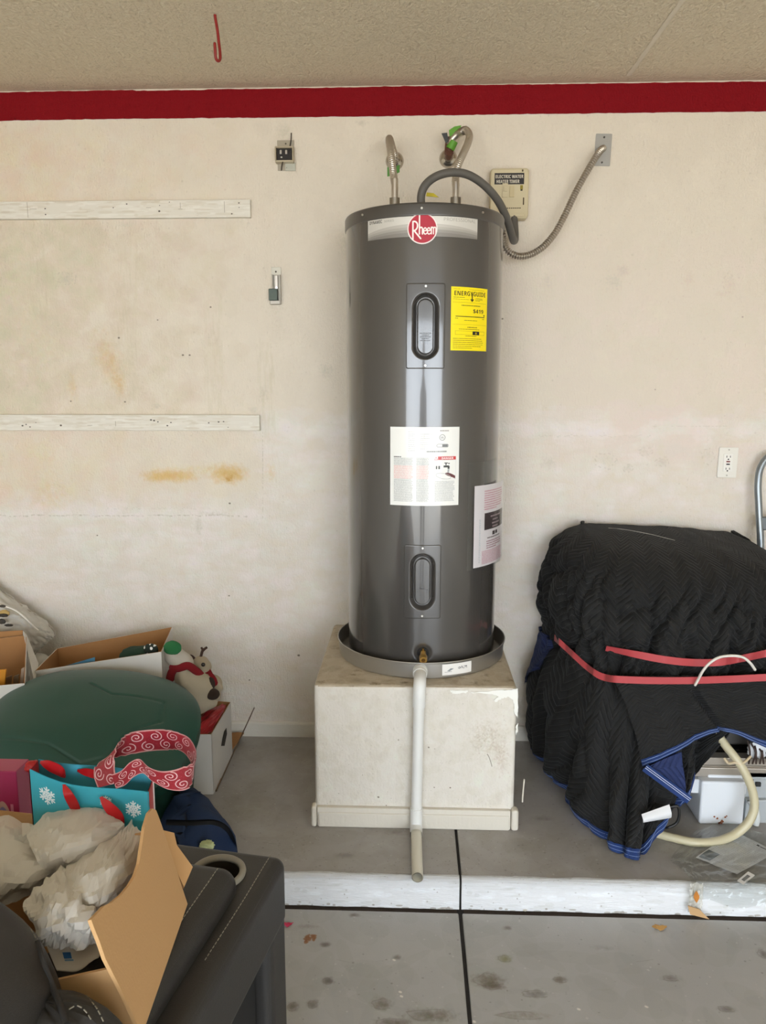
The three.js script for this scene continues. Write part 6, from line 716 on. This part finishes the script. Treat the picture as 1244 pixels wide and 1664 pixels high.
  const doll = canvasTex(256, 300, (c, w, h) => { c.fillStyle = '#a8315c'; c.fillRect(0, 0, w, h); c.fillStyle = '#8c88b8'; c.beginPath(); c.ellipse(176, 170, 56, 110, 0, 0, 7); c.fill(); c.strokeStyle = '#c9a8a0'; c.lineWidth = 10; c.stroke(); c.fillStyle = '#d88aa8'; c.fillRect(215, 60, 14, 60); });
  const tA = atZ(-60, 1252, 1.60), tB = atZ(26, 1252, 1.60), tg = rbox(tB.x - tA.x, tA.y - 0.336, 0.05, 0.002, V((tA.x + tB.x) / 2, (tA.y + 0.336) / 2, 1.575)); const tp = tg.attributes.position, tu = tg.attributes.uv; for (let i = 0; i < tp.count; i++) tu.setXY(i, (tp.getX(i) - tA.x) / (tB.x - tA.x), clamp((tp.getY(i) - (tA.y - 0.16)) / 0.16, 0, 1)); solo('toy_box', tg, M({ map: doll, roughness: 0.35 }), 'pink toy box with an oval lilac window on the sofa seat', 'toy box');
  solo('red_bow', blob(atZ(54, 1246, 1.60), V(0.016, 0.012, 0.012), 0.2, 3), redm, 'small red bow between toy box and gift bag', 'bow');
}

// ---------------------------------------------------------------- the photographer behind the camera, mirrored as the dark line in the tank's highlight
{
  const pz = 3.5, P = (x, y, z) => V(x + 0.02, y, pz + z), o = thing('person', 'person in dark clothes standing behind the camera with raised hands', 'person', V(0.02, LOW, pz));
  const arms = [], hands = [];
  for (const s of [-1, 1]) { const sh = P(s * 0.185, 1.33, 0), el = P(s * 0.24, 1.10, -0.16), wr = P(s * 0.10, 1.33, -0.36); arms.push([sh, el, 0.052, 0.042]); hands.push([el, wr, 0.040, 0.028], [wr, P(s * 0.085, 1.39, -0.40), 0.03, 0.032]); for (let i = 0; i < 4; i++) { const k = P(s * (0.10 - i * 0.016), 1.42 + (i === 1 || i === 2 ? 0.008 : 0), -0.41), m = P(s * (0.085 - i * 0.012), 1.455 - i * 0.008, -0.43); hands.push([k, m, 0.0098, 0.009], [m, P(s * (0.062 - i * 0.010), 1.46 - i * 0.012, -0.452), 0.009, 0.008]); } hands.push([P(s * 0.075, 1.365, -0.395), P(s * 0.05, 1.395, -0.405), 0.012, 0.0105], [P(s * 0.05, 1.395, -0.405), P(s * 0.042, 1.425, -0.412), 0.0105, 0.009]); }
  const legs = []; for (const s of [-1, 1]) legs.push([P(s * 0.09, 0.86, 0), P(s * 0.10, 0.40, -0.01), 0.088, 0.062], [P(s * 0.10, 0.40, -0.01), P(s * 0.10, 0.0, 0.02), 0.058, 0.042]);
  const skin = M({ color: '#a87a60', roughness: 0.6 });
  const body = part('body', join(field([[P(0, 1.40, 0), P(0, 1.47, -0.01), 0.055, 0.052], [P(0, 1.56, -0.02), P(0, 1.60, -0.02), 0.082, 0.092], [P(0, 1.505, -0.05), P(0, 1.52, -0.05), 0.045, 0.05], [P(0, 1.55, -0.115), P(0, 1.535, -0.122), 0.008, 0.013], [P(-0.092, 1.56, -0.01), P(-0.094, 1.535, -0.01), 0.012, 0.008], [P(0.092, 1.56, -0.01), P(0.094, 1.535, -0.01), 0.012, 0.008]], 0.02, 0.005), field([...hands], 0.012, 0.007)), skin, o);
  part('shirt', field([[P(0, 1.28, 0.01), P(0, 0.92, 0.01), 0.135, 0.12], [P(-0.16, 1.33, 0), P(0.16, 1.33, 0), 0.068, 0.068], [P(-0.07, 1.15, 0), P(-0.06, 0.86, 0), 0.11, 0.11], [P(0.07, 1.15, 0), P(0.06, 0.86, 0), 0.11, 0.11], ...arms], 0.05, 0.012), M({ color: '#23262c', roughness: 0.85 }), o, 'dark T-shirt');
  part('trousers', field([[P(-0.07, 0.88, 0), P(0.07, 0.88, 0), 0.108, 0.108], ...legs], 0.03, 0.012), M({ color: '#2b2f38', roughness: 0.9 }), o, 'dark trousers');
  part('hair', field([[P(0, 1.63, 0), P(0, 1.58, 0.035), 0.098, 0.09]], 0.02, 0.007), M({ color: '#2a211b', roughness: 0.8 }), o);
  for (const s of [-1, 1]) part('shoe', field([[P(s * 0.10, LOW + 0.045, 0.04), P(s * 0.105, LOW + 0.04, -0.13), 0.043, 0.038]], 0.01, 0.008), M({ color: '#3a3a3c', roughness: 0.6 }), o);
  for (const s of [-1, 1]) part('eye', new THREE.SphereGeometry(0.012, 16, 12).translate(0.02 + s * 0.034, 1.565, pz - 0.103), M({ color: '#e8e4de', roughness: 0.2 }), o);
  part('mouth', capTube([P(-0.025, 1.488, -0.09), P(0, 1.484, -0.1), P(0.025, 1.488, -0.09)], 0.005, 10, 8), M({ color: '#8a4a42' }), o);
}
renderer.render(scene, camera);
